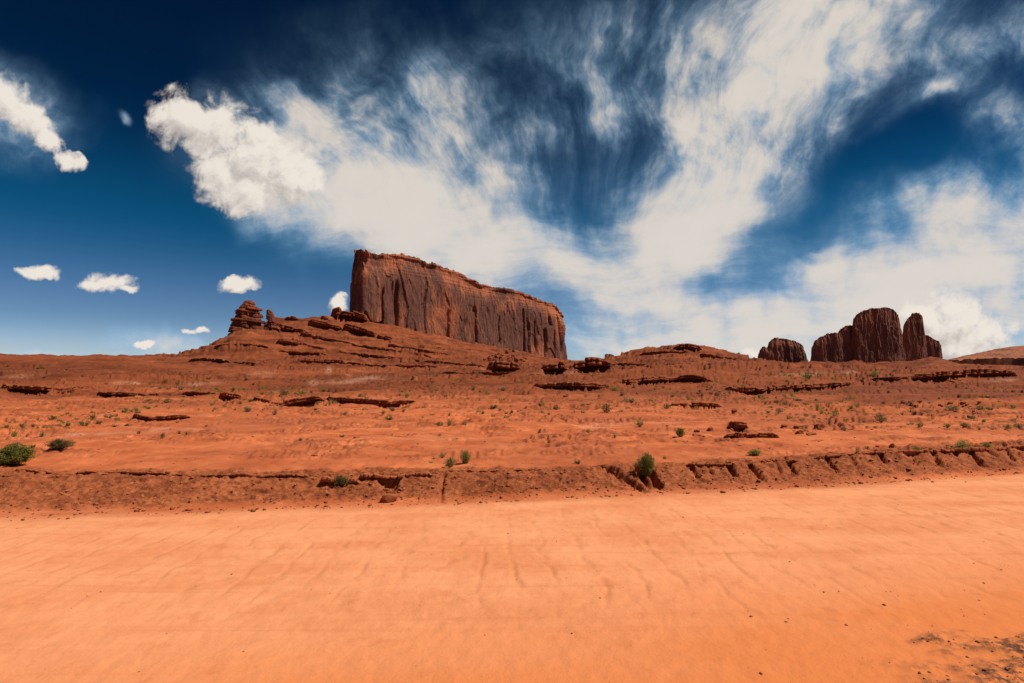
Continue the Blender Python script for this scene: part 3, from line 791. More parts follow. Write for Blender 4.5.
LEDGES = [
    # pts, label, material, gap, layers, near, far
    ([(188, 359, 2), (205, 357.5, 3), (222, 359, 3), (232, 361, 4), (245, 361.5, 4), (256, 362, 5), (266, 359.5, 4), (280, 359.5, 4), (292, 360, 3), (304, 357.3, 4), (318, 358.5, 4), (335, 359.3, 4), (346, 359.5, 4)], 'long thin dark ledge running right across the foot of the cone slope below the spire', M_LEDGE_FAR, .0, 2, 300, 700),
    ([(346, 361, 2), (362, 363.3, 3), (378, 365, 3), (395, 364, 3), (415, 363.5, 2.5), (440, 366, 2)], 'thin dark ledge continuing the long one towards the mesa foot', M_LEDGE_FAR, .15, 2, 300, 800),
    ([(276, 339, 3), (284, 339, 3), (295, 341.5, 3), (305, 343, 3), (316, 346, 3.5), (325, 347, 4), (332, 348.5, 3)], 'dark broken ledge halfway up the slope below the short stub', M_LEDGE_FAR, .2, 2, 450, 1000),
    ([(270, 320, 3), (278, 323, 4), (288, 325.5, 5), (298, 328, 5), (306, 329.5, 6), (312, 331, 5)], 'tilted layered ledge falling away from the short leaning stub', M_LEDGE_FAR, .0, 3, 500, 1000),
    ([(282, 318.3, 3), (288, 316.3, 3), (293, 316, 3), (300, 318, 2)], 'small crest ledge on the ridge skyline next to the short stub', M_LEDGE_FAR, .0, 2, 600, 1000),
    ([(308, 318.5, 3), (318, 320, 4), (328, 322, 5), (337, 324.5, 5), (344, 326, 4)], 'layered ledge on the ridge leading up to the mesa', M_LEDGE_FAR, .1, 2, 600, 1000),
    ([(320, 315, 4), (326, 316, 4), (331, 318, 4)], 'little pointed outcrop on the skyline of the mesa ridge', M_LEDGE_FAR, .0, 2, 600, 1050),
    ([(329, 312.5, 8), (334, 308.5, 10), (339, 307, 10), (346, 307.5, 9), (353, 309.5, 8), (362, 313, 7), (370, 317, 6)], 'rounded dark outcrop at the foot of the shaded mesa end', M_LEDGE_FAR, .0, 3, 600, 1050),
    ([(343, 321, 5), (352, 324, 6), (362, 327, 6), (374, 331, 6), (386, 335, 5), (396, 338.5, 4)], 'dark ledge slanting down along the left foot of the mesa wall', M_LEDGE_FAR, .1, 2, 600, 1050),
    ([(345, 341, 2.5), (362, 344, 2.5), (385, 348, 2.5), (410, 352, 2.5), (432, 355, 2.5)], 'faint long ledge on the apron under the mesa wall', M_LEDGE_FAR, .35, 2, 600, 1050),
    ([(214, 345, 1.6), (226, 343.5, 2), (240, 343, 2), (256, 344, 2), (268, 345, 1.6)], 'faint short ledge high on the cone slope right under the tall spire', M_LEDGE_FAR, .2, 1, 450, 1000),
    ([(300, 331, 2.5), (314, 334.5, 3), (328, 337.5, 3), (342, 340, 2.5), (354, 343, 2)], 'dark ledge on the slope between the layered ridge ledge and the halfway ledge', M_LEDGE_FAR, .12, 2, 500, 1050),
    ([(336, 350.5, 2), (356, 352.5, 2.5), (378, 355, 2.5), (400, 357, 2.5), (420, 358.5, 2)], 'long low ledge on the apron midway down to the thin continuing ledge', M_LEDGE_FAR, .2, 2, 480, 1050),
    ([(388, 343, 2), (404, 345.5, 2.5), (420, 348.5, 2.5), (436, 351.5, 2.5), (450, 353.5, 2)], 'broken ledge close under the middle of the mesa wall', M_LEDGE_FAR, .2, 2, 600, 1150),
    ([(424, 359.5, 2), (440, 361, 2.5), (456, 362.5, 2.5), (474, 363.5, 2), (484, 364.5, 2)], 'low ledge running up to the rubble heap at the mesa foot', M_LEDGE_FAR, .15, 2, 450, 1050),
    ([(278, 349.5, 2), (292, 350.5, 2.5), (310, 351.5, 2.5), (326, 352.5, 2)], 'faint ledge on the cone slope just above the long thin dark one', M_LEDGE_FAR, .2, 1, 450, 1000),
    ([(640, 352.5, 1.6), (652, 351, 2), (664, 350.5, 2), (676, 351, 2), (690, 350.5, 2)], 'thin ledge just below the cap of the round hill', M_LEDGE_FAR, .15, 1, 400, 800),
    ([(606, 364, 1.8), (622, 362.5, 2.2), (640, 364, 2.2), (662, 364, 2.2), (686, 363, 2), (706, 364.5, 2)], 'lowest thin ledge at the foot of the round hill', M_LEDGE_MID, .2, 1, 200, 700),
    ([(486, 362.5, 7), (492, 361, 8), (500, 360.5, 9), (508, 361.5, 9), (516, 363, 7), (522, 366, 5)], 'dark squat block ledge below the rubble mound at the mesa foot', M_LEDGE_MID, .0, 2, 200, 700),
    ([(443, 371, 1.6), (470, 372, 2), (495, 371.5, 2), (522, 372.5, 3), (537, 371, 3)], 'very thin dark ledge below the squat block by the mesa foot', M_LEDGE_MID, .2, 1, 150, 600),
    ([(540, 362.5, 8), (544, 361, 10), (552, 360.7, 10), (560, 360.7, 10), (567.5, 361.5, 9)], 'dark flat topped block ledge just past the right end of the mesa', M_LEDGE_MID, .0, 2, 150, 600),
    ([(570.5, 361, 9), (574, 359.5, 11), (582, 357.8, 11), (592, 357, 11), (602, 358, 10), (610, 360, 8), (614, 363, 5)], 'larger dark block ledge with a humped top past the right end of the mesa', M_LEDGE_MID, .0, 2, 150, 600),
    ([(633, 361.5, 2), (645, 360, 2.5), (660, 360.5, 2.5), (667, 361.5, 2)], 'thin ledge low on the round hill in the middle distance', M_LEDGE_FAR, .2, 2, 300, 700),
    ([(671, 346.3, 4), (678, 343.8, 5), (685, 343.3, 5), (693, 344.3, 5), (703, 347, 3.5)], 'flat cap rock on the very top of the round hill', M_LEDGE_FAR, .0, 2, 450, 800),
    ([(700, 352, 2), (715, 355, 2.5), (735, 358, 3), (755, 361, 2.5)], 'ledge stepping down the right flank of the round hill', M_LEDGE_FAR, .15, 2, 350, 800),
    ([(0, 383.5, 5), (14, 384, 6), (28, 385.5, 5), (40, 385, 6), (52, 386.5, 7), (64, 387, 8), (72, 387, 5), (86, 386, 4), (98, 388, 3)], 'dark broken ledge with a hollow on the hillside at the far left', M_LEDGE_MID, .0, 2, 30, 150),
    ([(96, 391, 3), (108, 391.5, 4), (122, 391.5, 4), (138, 393, 4), (150, 394, 3)], 'low crumbly ledge at the foot of the left hillside', M_LEDGE_MID, .0, 2, 30, 150),
    ([(146, 393.5, 2.5), (160, 392, 2.5), (174, 392.5, 3), (190, 391, 3), (205, 391.5, 2.5), (221, 392, 3)], 'thin dark ledge linking the left hillside ledges to the double layered one', M_LEDGE_MID, .08, 1, 30, 150),
    ([(218, 392.5, 5), (228, 391.5, 6), (238, 393, 6), (245, 396, 4)], 'short double layered ledge among scrub left of the dark hollow', M_LEDGE_MID, .0, 2, 30, 150),
    ([(252, 396, 4), (264, 398, 5), (272, 400, 7), (282, 401, 7), (292, 399, 7), (304, 396, 7), (314, 395, 6), (324, 396, 4)], 'dark overhanging ledge with a deep shadowed hollow under scrub', M_LEDGE_MID, .0, 2, 25, 120),
    ([(326, 395.5, 3), (340, 397, 4), (356, 398, 4), (370, 399, 5), (386, 400, 5), (402, 400, 4), (418, 400.5, 3)], 'long ragged ledge trailing right from the dark hollow', M_LEDGE_MID, .0, 2, 25, 120),
    ([(132, 413, 4), (146, 414.5, 5), (158, 416, 4), (172, 415, 4), (190, 414, 3)], 'dark rough patch of rock on the flat beyond the brown bush', M_LEDGE_MID, .25, 2, 15, 80),
    ([(532, 384, 3), (540, 382.5, 4), (548, 382, 5), (558, 382.5, 5), (570, 381.5, 6), (580, 382, 6), (592, 382, 6), (602, 383.5, 6), (611, 382, 5)], 'left half of the long dark ledge below the round hill', M_LEDGE_MID, .0, 2, 40, 200),
    ([(612, 380, 3), (622, 379, 5), (634, 377.5, 6), (646, 376, 6), (658, 375.5, 5), (670, 376.5, 5), (682, 375, 4.5), (692, 374.5, 4.5), (702, 376.5, 4), (711, 380, 3.5), (716, 383.5, 2.5)], 'right half of the long dark ledge below the round hill, turning down at its end', M_LEDGE_MID, .0, 2, 40, 200),
    ([(725, 384.5, 4), (736, 386.5, 6), (748, 386.5, 7), (760, 385.5, 7), (772, 384.5, 6), (790, 384, 5), (806, 383, 6), (822, 383, 6), (838, 381.5, 5), (856, 381.5, 3)], 'long dark ledge above the scrubby hollow in front of the dome shaped butte', M_LEDGE_MID, .0, 2, 40, 200),
    ([(870, 378, 2), (886, 377, 3), (900, 376, 4), (914, 374, 5), (928, 372.5, 6), (941, 370.7, 7), (955, 370, 7), (970, 368.7, 7), (984, 368.3, 7), (998, 369, 5), (1010, 371, 4), (1018, 374, 2)], 'dark crest ledge along the skyline in front of the far mesa', M_LEDGE_MID, .0, 3, 60, 250),
    ([(668, 403.5, 3), (684, 403, 4), (698, 402, 5), (712, 402.5, 4), (722, 404, 3)], 'low dark ledge on the slope left of the rock slabs', M_LEDGE_MID, .15, 2, 20, 100),
    ([(724, 432.5, 4), (732, 431.5, 5), (742, 432.5, 6), (752, 431, 6), (762, 432.5, 5), (772, 432, 6), (780, 434, 4)], 'row of low slabs with dark undersides on the flat', M_LEDGE_NEAR, .0, 2, 10, 40),
    ([(727, 422.5, 5), (732, 421, 8), (739, 420.7, 9), (745, 422, 7), (749, 425, 3)], 'stacked dark slab standing behind the row of low slabs', M_LEDGE_NEAR, .0, 3, 10, 40),
    ([(199, 475, 2.5), (215, 474, 3), (232, 473.5, 3), (248, 472.5, 4), (257, 474.5, 5), (268, 473, 4), (284, 473.5, 3), (300, 474, 3), (316, 476, 4)], 'thin sandstone lip along the top of the earth bank left of the olive bush', M_LEDGE_NEAR, .15, 1, 5, 12),
    ([(319, 476.5, 6), (325, 476, 7), (333, 477.5, 7), (338, 479, 4)], 'squarish block in the bank lip beside the olive bush', M_LEDGE_NEAR, .0, 1, 5, 12),
    ([(348, 478, 5), (354, 477.5, 6), (360, 479, 4)], 'small block in the bank lip between olive bush and overhanging slab', M_LEDGE_NEAR, .0, 1, 5, 12),
    ([(358, 472.5, 6), (366, 471.8, 7), (376, 473.5, 6), (388, 475, 5), (400, 474.5, 5), (410, 472.8, 4), (420, 471.8, 5), (430, 471, 5), (433, 473, 2)], 'overhanging slab above the dark hole in the earth bank', M_LEDGE_NEAR, .0, 1, 5, 12),
    ([(445, 470, 2), (470, 469.5, 2.2), (500, 469.5, 2.2), (530, 469, 2), (556, 468.5, 2)], 'very thin broken lip along the bank top right of the grass tufts', M_LEDGE_NEAR, .35, 1, 5, 12),
    ([(14, 468, 2.5), (40, 470, 3), (70, 471, 3), (100, 470, 2.5), (128, 471, 3), (160, 472, 2.5), (190, 474, 2)], 'ragged dark lip of rock along the left end of the bank', M_LEDGE_NEAR, .38, 1, 5, 12),
    ([(686, 462.5, 2.5), (700, 463, 3), (722, 463, 3), (745, 462, 3.5), (765, 459, 3), (785, 459, 3.5), (800, 460, 2)], 'thin crumbling lip on the bank above the erosion gullies', M_LEDGE_NEAR, .25, 1, 5, 14),
    ([(815, 455, 4), (822, 453.5, 5), (830, 455, 3), (850, 453.5, 2), (875, 451.5, 2.5), (905, 450, 2.5), (932, 449, 4), (952, 448, 4), (972, 447, 5), (990, 447, 5), (1010, 446, 3), (1030, 444, 3)], 'dark broken lip on the bank near its right end', M_LEDGE_NEAR, .2, 1, 5, 18),
]
LINES = []
for i, (pts, label, mat, gap, layers, n0, f0) in enumerate(LEDGES):
    LINES.append(ledge_line(pts, gap, n0, f0, 500 + 13 * i))
for k, L in zip(LINES, LEDGES):
    dm = k['L'][:, 1].mean()
    if dm > 28 and dm < 260: bench(k, 0.5, 14.0, 12.0)
    elif dm > 16: bench(k, 0.5, 7.0, 9.0)
# pale sandy streaks and pans on the hills
PALE = [(20, 376, 14, 1.6), (118, 383, 10, 1.6), (137, 383, 9, 1.4), (200, 384, 16, 1.6), (262, 373, 12, 2), (345, 382, 18, 2.0), (372, 378, 18, 1.6), (329, 370, 3, 3.5), (313, 383, 5, 3),
        (650, 353, 9, 2), (560, 373, 16, 1.5), (800, 374, 20, 1.6), (860, 372, 18, 1.5), (1005, 380, 14, 1.4), (120, 432, 90, 2.0), (620, 425, 40, 1.5)]
RX = (XG / np.maximum(YG, 1)) * F * math.cos(PITCH)
pale = np.zeros_like(ZG)
cpp, spp = math.cos(PITCH), math.sin(PITCH)
fw = YG * cpp + (ZG - 2) * spp
PXG = 512 + F * XG / np.maximum(fw, .5); PYG = 341.5 - F * (-YG * spp + (ZG - 2) * cpp) / np.maximum(fw, .5)
okp = YG > 12
for (px, py, rx, ry) in PALE:
    pale += okp * np.exp(-((PXG - px) / rx) ** 2 - ((PYG - py - 0.05 * (px - PXG)) / ry) ** 2)
pale = np.clip(pale, 0, 1) * sstep(-0.5, 0.2, fbm(XG / (dist * .05), YG / (dist * 0.2), 2, 91)) * 0.6

def sheet(name, r0, r1):
    V_ = np.stack([XG[:, r0:r1], YG[:, r0:r1], ZG[:, r0:r1]], -1).transpose(1, 0, 2)
    o = make_obj(name, V_.reshape(-1, 3), grid_faces(r1 - r0, NCOL), M_EARTH)
    for k, a in (('road', roadm), ('bank', bankm), ('hill', hillm), ('pale', pale), ('grit', gritm), ('crease', crease), ('belt', belt)):
        attr(o, k, a[:, r0:r1].T)
    return tag(o, kind='structure')
sheet('dirt_road', 0, NR_ROAD + 20)
sheet('desert_ground', NR_ROAD + 19, NROW)
# ground behind and beside the viewer
bk = [(-40000, -2.42, -0.06), (40000, -2.42, -0.06), (40000, -40000, -0.06), (-40000, -40000, -0.06)]
tag(make_obj('ground_behind', bk, [(0, 3, 2, 1)], M_EARTH), kind='structure')

for k, (pts, label, mat, gap, layers, n0, f0) in zip(LINES, LEDGES):
    ledge(k, label, mat, layers, 4.0 if 'overhanging slab' in label else 1.0)
def resample(pts, n):
    """resample a polyline (rows of x, y, z ...) evenly in plan"""
    pts = np.asarray(pts, float)
    s = np.concatenate([[0], np.cumsum(np.hypot(np.diff(pts[:, 0]), np.diff(pts[:, 1])))])
    q = np.linspace(0, s[-1], n)
    return np.stack([np.interp(q, s, pts[:, k]) for k in range(pts.shape[1])], -1), q

def soften(a, n):
    k = np.ones(2 * n + 1) / (2 * n + 1)
    return np.stack([np.convolve(np.pad(a[:, i], n, mode='edge'), k, 'valid') for i in range(a.shape[1])], -1)

def butte(name, front, back, zbase, n, nz, relief, mat, parent=None, ncap=14, blur=3, cap_rise=0.0, rim=0.0, hilly=0.0):
    """A free-standing rock: front and back walls given as plan polylines (x, y, top height) that share their
    ends; relief(s, z, up, H) gives metres of outward relief on the wall."""
    Fp, sF = resample(front, n); Bp, sB = resample(back, n)
    Fp[:, 2] += rim * (0.9 * (h01(np.floor(sF / 13 + 0.5 * gnoise(sF / 20, sF * 0, 3)), sF * 0, 5) - 0.6) + 0.7 * fbm(sF / 9, sF * 0, 3, 6)) * sstep(0, 30, sF)
    Fz = Fp[:, 2].copy(); Bz = Bp[:, 2].copy()
    Fp = soften(Fp, blur); Fp[:, 2] = Fz
    Fp[0, :2], Fp[-1, :2] = front[0][:2], front[-1][:2]
    def wall(P, s, sign):
        t = np.gradient(P[:, :2], axis=0); t /= np.linalg.norm(t, axis=1)[:, None] + 1e-9
        nrm = np.stack([t[:, 1], -t[:, 0]], -1) * sign
        up = np.linspace(0, 1, nz)
        Z = zbase + (P[:, 2] - zbase)[:, None] * up[None, :]
        r = relief(s[:, None] + 0 * Z, Z, up[None, :] + 0 * Z, (P[:, 2] - zbase)[:, None] + 0 * Z)
        x = P[:, 0:1] + nrm[:, 0:1] * r; y = P[:, 1:2] + nrm[:, 1:2] * r
        return np.stack([x, y, Z], -1), up[None, :] + 0 * Z
    W, uF = wall(Fp, sF, 1.0)
    B, uB = wall(Bp, sB + 500, -1.0)
    B[0], B[-1] = W[0], W[-1]
    verts, faces, ups = [], [], []
    def put(G, U, flip):
        off = sum(len(v) for v in verts)
        verts.append(G.reshape(-1, 3)); ups.append(U.ravel())
        faces.append(grid_faces(G.shape[0], G.shape[1], off, flip))
    put(W, uF, True)
    step = 4
    idx = np.unique(np.concatenate([np.arange(0, n, step), [n - 1]])); iz = np.unique(np.concatenate([np.arange(0, nz, step), [nz - 1]]))
    put(B[np.ix_(idx, iz)], uB[np.ix_(idx, iz)], False)
    q = np.linspace(0, 1, ncap)[None, :, None]
    cap = W[:, -1:, :] * (1 - q) + B[:, -1:, :] * q
    cap[..., 2] += cap_rise * np.sin(np.pi * q[..., 0]) * np.hypot(W[:, -1:, 0] - B[:, -1:, 0], W[:, -1:, 1] - B[:, -1:, 1])
    rough_ = fbm(cap[..., 0] / 9, cap[..., 1] / 9, 3, 77) * 0.012 * (np.max(Fz) - zbase)
    if hilly:
        hn = fbm(cap[..., 0] / 120, cap[..., 1] / 120, 4, 78); cap[..., 2] += hilly * (hn + 0.8 * (sstep(0.4, 0.6, np.mod(hn * 5, 1)) - 0.5)) * np.sin(np.pi * q[..., 0]) ** 0.4
    cap[..., 2] += rough_ * np.sin(np.pi * q[..., 0]) ** 0.5
    put(cap, np.ones(cap.shape[:2]), True)
    o = make_obj(name, np.concatenate(verts), np.concatenate(faces), mat, parent)
    attr(o, 'up', np.concatenate(ups))
    return o

# ------------------------------------------------------------------ the great mesa: its long face runs away to the right
C0 = at(364, 330, 1000.0); C0[2] = 0
FD = np.array([math.cos(R(50)), math.sin(R(50))])
def face_depth(px):
    u = (px - 512) / F / math.cos(PITCH)
    t = (u * C0[1] - C0[0]) / (FD[0] - u * FD[1]); return C0[1] + t * FD[1]
RIM = [(364, 250.5), (372, 252), (378, 253.5), (388, 253), (400, 253), (412, 254.5), (422, 258), (430, 262), (440, 264.5), (452, 269), (462, 272.5), (475, 279), (485, 284), (497, 286), (507, 287), (520, 290.5), (533, 295), (545, 300.5), (549, 301.5), (552, 302.5), (556, 303), (561, 308), (566, 314)]
front = []
for (px, v) in [(351, 250), (354, 248.5), (360, 249)]:
    d = 1000 + 75 * (364 - px) / 13.0
    front.append(at(px, v, d))
for (px, v) in RIM: front.append(at(px, v, face_depth(px)))
e = front[-1]
front.append(e + np.array([2, 26, -3])); front.append(e + np.array([-16, 60, -6]))
b0, b1 = front[0], front[-1]
back = [b0 + (b1 - b0) * k for k in np.linspace(0, 1, 8)]
for i in range(1, 7): back[i][2] = np.interp(i / 7, np.linspace(0, 1, len(front)), [p[2] for p in front]) - 2
def cells(a, b, seed):
    return h01(np.floor(a), np.floor(b), seed) - 0.5
def mesa_relief(s, z, up, H):
    big = 13 * fbm(s / 130, z / 600, 3, 201) + 6 * gnoise(s / 55, z / 160, 202)
    wob = 0.8 * gnoise(z / 60, s / 50, 205)
    pan = 8.0 * cells(s / 46 + 0.35 * wob, z / 150 + 0.8 * gnoise(s / 60, z / 200, 206), 7)
    pan += 3.4 * cells(s / 19 + wob, z / 62 + 0.7 * gnoise(s / 25, z / 90, 216), 8) * sstep(-0.3, 0.2, gnoise(s / 90, z / 90, 217))
    pan += 1.6 * cells(s / 7.5 + wob, z / 34 + 0.7 * gnoise(s / 12, z / 50, 218), 9)
    butt = 2.4 * (1 - 2.0 * np.abs(gnoise(s / 26 + 0.6 * fbm(s / 30, z / 60, 2, 203), z / 150, 204))) * sstep(-0.35, 0.25, gnoise(s / 120, z / 120, 219))
    fine = 1.5 * fbm(s / 7, z / 20, 4, 207)
    cs = s / 41 + 0.45 * gnoise(s / 70, z * 0, 220) + 0.05 * gnoise(z / 30, s / 200, 208)
    ci = np.round(cs); cd = np.abs(cs - ci) * 41
    hh = h01(ci, ci * 0, 209); lo = h01(ci, ci * 0 + 1, 209) * 0.5; hi = 0.6 + 0.45 * h01(ci, ci * 0 + 2, 209)
    crack = -16.0 * hh * np.exp(-(cd / (1.5 + 3.6 * hh)) ** 2) * (hh > 0.40) * sstep(lo, lo + 0.12, up) * (1 - sstep(hi - 0.08, hi, up))
    cap = sstep(-0.4, 0.5, fbm(s / 45, s * 0, 3, 221))
    shoulder = -9 * sstep(0.76 + 0.06 * gnoise(s / 60, z * 0, 222), 0.96, up) ** 1.6 + (1 + 3.5 * cap) * sstep(0.955 + 0.02 * gnoise(s / 33, z * 0 + 4, 223), 0.985, up)
    lean = 9.0 * (1 - up) * (1 - sstep(0.80, 0.95, s / 850))
    beds = 1.2 * gnoise(z / 4.2, s / 90, 211) * sstep(0.78, 0.88, up)
    return big * (1 - 0.6 * up) + (pan + butt + crack) * (1 - 0.75 * sstep(0.8, 0.95, up)) + fine + lean + shoulder + beds
mesa = butte('sandstone_mesa', front, back, -20.0, 1100, 240, mesa_relief, M_MESA, ncap=20, rim=4.0)
tag(mesa, 'huge flat topped sandstone mesa with a sheer streaked wall sloping down to the right', 'mesa')

# ------------------------------------------------------------------ dark buttes in the distance
def simple_relief(k, seed, lean=0.10, rnd=0.10):
    def f(s, z, up, H):
        w = gnoise(z / (60 * k), s / (50 * k), seed + 5)
        r = 9 * k * fbm(s / (60 * k), z / (300 * k), 3, seed) - 1.5 * k
        r = r + 7.0 * k * cells(s / (34 * k) + 0.3 * w, z / (150 * k) + 0.7 * gnoise(s / (60 * k), z / (200 * k), seed + 6), seed + 7)
        r = r + 4.0 * k * cells(s / (15 * k) + 0.6 * w, z / (60 * k) + 0.7 * gnoise(s / (25 * k), z / (90 * k), seed + 8), seed + 9)
        r = r + 3.4 * k * (1 - 2 * np.abs(gnoise(s / (24 * k) + 0.5 * w, z / (200 * k), seed + 2)))
        r = r + 2.6 * k * fbm(s / (9 * k), z / (22 * k), 4, seed + 3)
        return r - lean * H * up - rnd * H * sstep(0.72, 1.0, up) ** 2
    return f
def silhouette_butte(name, sil, depth, thick, zbase, relief, mat, parent=None, n=520, nz=120, bulge=1.0, cap_rise=0.012, ncap=10):
    """a butte turned end-on along its line of sight, its top following the outline sil"""
    top = [at(px, v, depth) for (px, v) in sil]
    x0, x1 = top[0][0], top[-1][0]
    slant = 0.5 * (x0 + x1) / depth
    fr, bk_ = [], []
    sx = np.array([p[0] for p in top]); sz = np.array([p[2] for p in top])
    for k in np.linspace(0, 1, 160):
        x = x0 + (x1 - x0) * k; b = math.sqrt(max(1 - (2 * k - 1) ** 8, 0))
        z = np.interp(x, sx, sz) + (3.2 * float(cells(x / 8.0, depth, 5)) + 1.5 * float(gnoise(x / 5.0, depth, 5))) * min(thick / 80.0, 1.0)
        yf, yb = -thick * 0.5 * b * bulge, thick * 0.5 * b
        fr.append((x + slant * yf, depth + yf, z)); bk_.append((x + slant * yb, depth + yb, z - 0.03 * thick))
    return butte(name, fr, bk_, zbase, n, nz, relief, mat, parent, ncap=ncap, blur=2, cap_rise=cap_rise)
BLOCK = [(849, 362), (850, 340), (851.5, 327), (853.5, 321), (859, 316), (866, 312.5), (873, 310.5), (880, 310), (887, 309.7), (895, 311.5), (899, 316), (901.5, 324), (904.3, 345), (906, 362)]
MIDSH = [(835, 362), (836.5, 340), (839, 333), (841, 330.5), (846, 327.3), (851, 326), (857, 327), (860, 340), (861, 362)]
LEFTSH = [(810.3, 362), (811.2, 350), (813.5, 343.5), (818, 339.5), (823, 337), (829, 334.5), (838, 334), (843, 336), (846, 345), (847, 362)]
PILLAR = [(896, 362), (900.5, 345), (903.2, 337), (905.2, 325), (908, 320), (911.5, 317), (913, 314.3), (917, 313.6), (921.2, 314), (923.3, 317), (924.8, 324), (925.8, 333), (927, 340), (928.5, 362)]
STUB = [(920, 362), (921.5, 345), (924, 336), (928, 335.7), (931, 337.8), (935, 340), (940, 341.3), (942, 346), (943, 362)]
cr = bpy.data.objects.new('sandstone_butte', None); col.objects.link(cr)
tag(cr, 'dark sandstone butte with a tall rounded block and a separate pillar at its end', 'butte')
for nm, sil, dp, th, k, sd, n_ in (('main_block', BLOCK, 1800.0, 130.0, 0.5, 301, 560), ('shoulder', MIDSH, 1795.0, 90.0, 0.4, 321, 300), ('shoulder', LEFTSH, 1790.0, 110.0, 0.45, 341, 420), ('pillar', PILLAR, 1790.0, 70.0, 0.3, 311, 360), ('stub', STUB, 1800.0, 60.0, 0.3, 371, 260)):
    silhouette_butte(nm, sil, dp, th, -10, simple_relief(k, sd, 0.01, 0.02), M_BUTTE, cr, n=n_, nz=130)
SMALL = [(757, 362), (758.5, 350), (762, 347.5), (765, 346.8), (769.3, 349), (770.5, 343), (773, 340), (776, 338.2), (784, 339), (795.5, 341.5), (800, 344), (804, 346.5), (807, 353), (809, 364)]
sb = silhouette_butte('sandstone_butte', SMALL, 1900.0, 110.0, -10, simple_relief(0.6, 331, 0.02, 0.05), M_BUTTE, n=360)
tag(sb, 'low dome shaped dark butte standing alone beside the taller pillared butte', 'butte')
KNOB = [(602, 362), (603.5, 356.5), (606, 354.4), (611, 353.8), (615, 355.5), (617, 362)]
kb = silhouette_butte('skyline_rock', KNOB, 900.0, 22.0, -10, simple_relief(0.2, 351, 0.02, 0.1), M_BUTTE, n=120, nz=40)
tag(kb, 'tiny square rock knob peeping over the skyline beyond the block ledges', 'rock')
# far mesa at the edge of the view: a dark cliff under a long tan slope
fr = [at(px, v, 3000 + dd) for (px, v, dd) in [(905, 371, 900), (925, 367, 300), (945, 360.5, 60), (975, 358.5, 0), (1005, 358, -60), (1040, 357, -120), (1200, 357, -200), (1400, 365, 600)]]
bk_ = [fr[0]] + [at(px, v, 3900) for (px, v) in [(935, 362), (955, 357.5), (984, 351.5), (1005, 347), (1024, 345.5), (1100, 344.5), (1250, 346)]] + [fr[-1]]
def far_relief(s, z, up, H): return 25 * fbm(s / 120, z / 900, 4, 361) - 20 * up
fm = butte('far_mesa', fr, bk_, -30, 420, 30, far_relief, M_FARMESA, ncap=90, blur=2, hilly=9.0, rim=9.0)
tag(fm, 'long far mesa, dark cliff below a pale tan slope, at the right edge', 'mesa')

# ------------------------------------------------------------------ spires of stacked beds
def spire(name, rows, depth, seed, nring=72, nz=110, nbeds=11):
    """rows: (picture row, left, right) of the outline from foot to tip"""
    rows = sorted(rows, key=lambda r_: -r_[0])
    cz = [at((l + r_) / 2, v, depth) for (v, l, r_) in rows]
    zs = np.array([p[2] for p in cz]); xs = np.array([p[0] for p in cz])
    rad = np.array([(r_ - l) / 2 * depth / F for (v, l, r_) in rows])
    Z = np.linspace(zs[0], zs[-1], nz); X0 = np.interp(Z, zs, xs); RR = np.interp(Z, zs, rad)
    a = np.linspace(0, 2 * math.pi, nring, endpoint=False)
    A, ZZ = np.meshgrid(a, Z)
    ca_, sa_ = np.cos(A), np.sin(A)
    hgt = (zs[-1] - zs[0])
    k = (ZZ - zs[0]) / hgt * nbeds + 0.5 * gnoise(ca_ * 1.3 + seed, sa_ * 1.3, seed) + 0.35 * ca_ + 1.2 * gnoise(ZZ / hgt * 2.5, ZZ * 0, seed + 9)
    fk = k - np.floor(k)
    bedr = h01(np.floor(k), np.floor(k) * 0, seed)
    notch = -0.30 * (1 - sstep(0.02, 0.16, fk)) - 0.10 * sstep(0.85, 1.0, fk)
    blk = 0.20 * gnoise(ca_ * 2.2 + 9 * bedr, sa_ * 2.2 + 5 * np.floor(k), seed + 1) + 0.12 * gnoise(ca_ * 5, sa_ * 5 + np.floor(k) * 3.3, seed + 2)
    kb = np.floor(k)
    sect = np.floor((A + 6.28 * h01(kb, kb * 0 + 3, seed)) / (2 * math.pi) * 7 + 0.5 * gnoise(kb * 1.7, A, seed + 4))
    blk = blk + 0.34 * (h01(sect, kb, seed + 3) - 0.5)
    rr = RR[:, None] * (1 + notch + 0.34 * (bedr - 0.5) + blk)
    dx_ = RR[:, None] * 0.22 * (h01(kb, kb * 0 + 1, seed + 6) - 0.5)
    rr = np.maximum(rr, 0.05)
    G = np.stack([X0[:, None] + dx_ + rr * ca_, depth + rr * sa_ * 0.85, ZZ], -1)
    verts = np.concatenate([G.reshape(-1, 3), [[X0[-1], depth, Z[-1] + 0.05 * hgt / nbeds]]])
    faces = []
    for i in range(nz - 1):
        for j in range(nring):
            j2 = (j + 1) % nring
            faces.append((i * nring + j, i * nring + j2, (i + 1) * nring + j2, (i + 1) * nring + j))
    tip = len(verts) - 1
    for j in range(nring): faces.append(((nz - 1) * nring + j, (nz - 1) * nring + (j + 1) % nring, tip))
    return make_obj(name, verts, faces, M_SPIRE)
s1 = spire('rock_spire', [(336, 228, 264), (330, 232.5, 262), (325, 233, 261), (320, 234.5, 260.5), (315, 236.5, 260), (312, 236, 260), (308, 240.5, 258.5), (305, 242, 255), (302, 245, 254), (300.3, 246.5, 250)], 690.0, 401)
tag(s1, 'tall spire of stacked red rock layers on top of the cone slope', 'rock spire')
s2 = spire('rock_spire', [(332, 264, 282), (326, 266, 277), (321, 267, 275.5), (316, 267, 274), (312, 266.8, 272), (309.6, 267.3, 270)], 700.0, 431, nbeds=6)
tag(s2, 'short leaning stub of layered rock beside the tall stacked spire', 'rock spire')


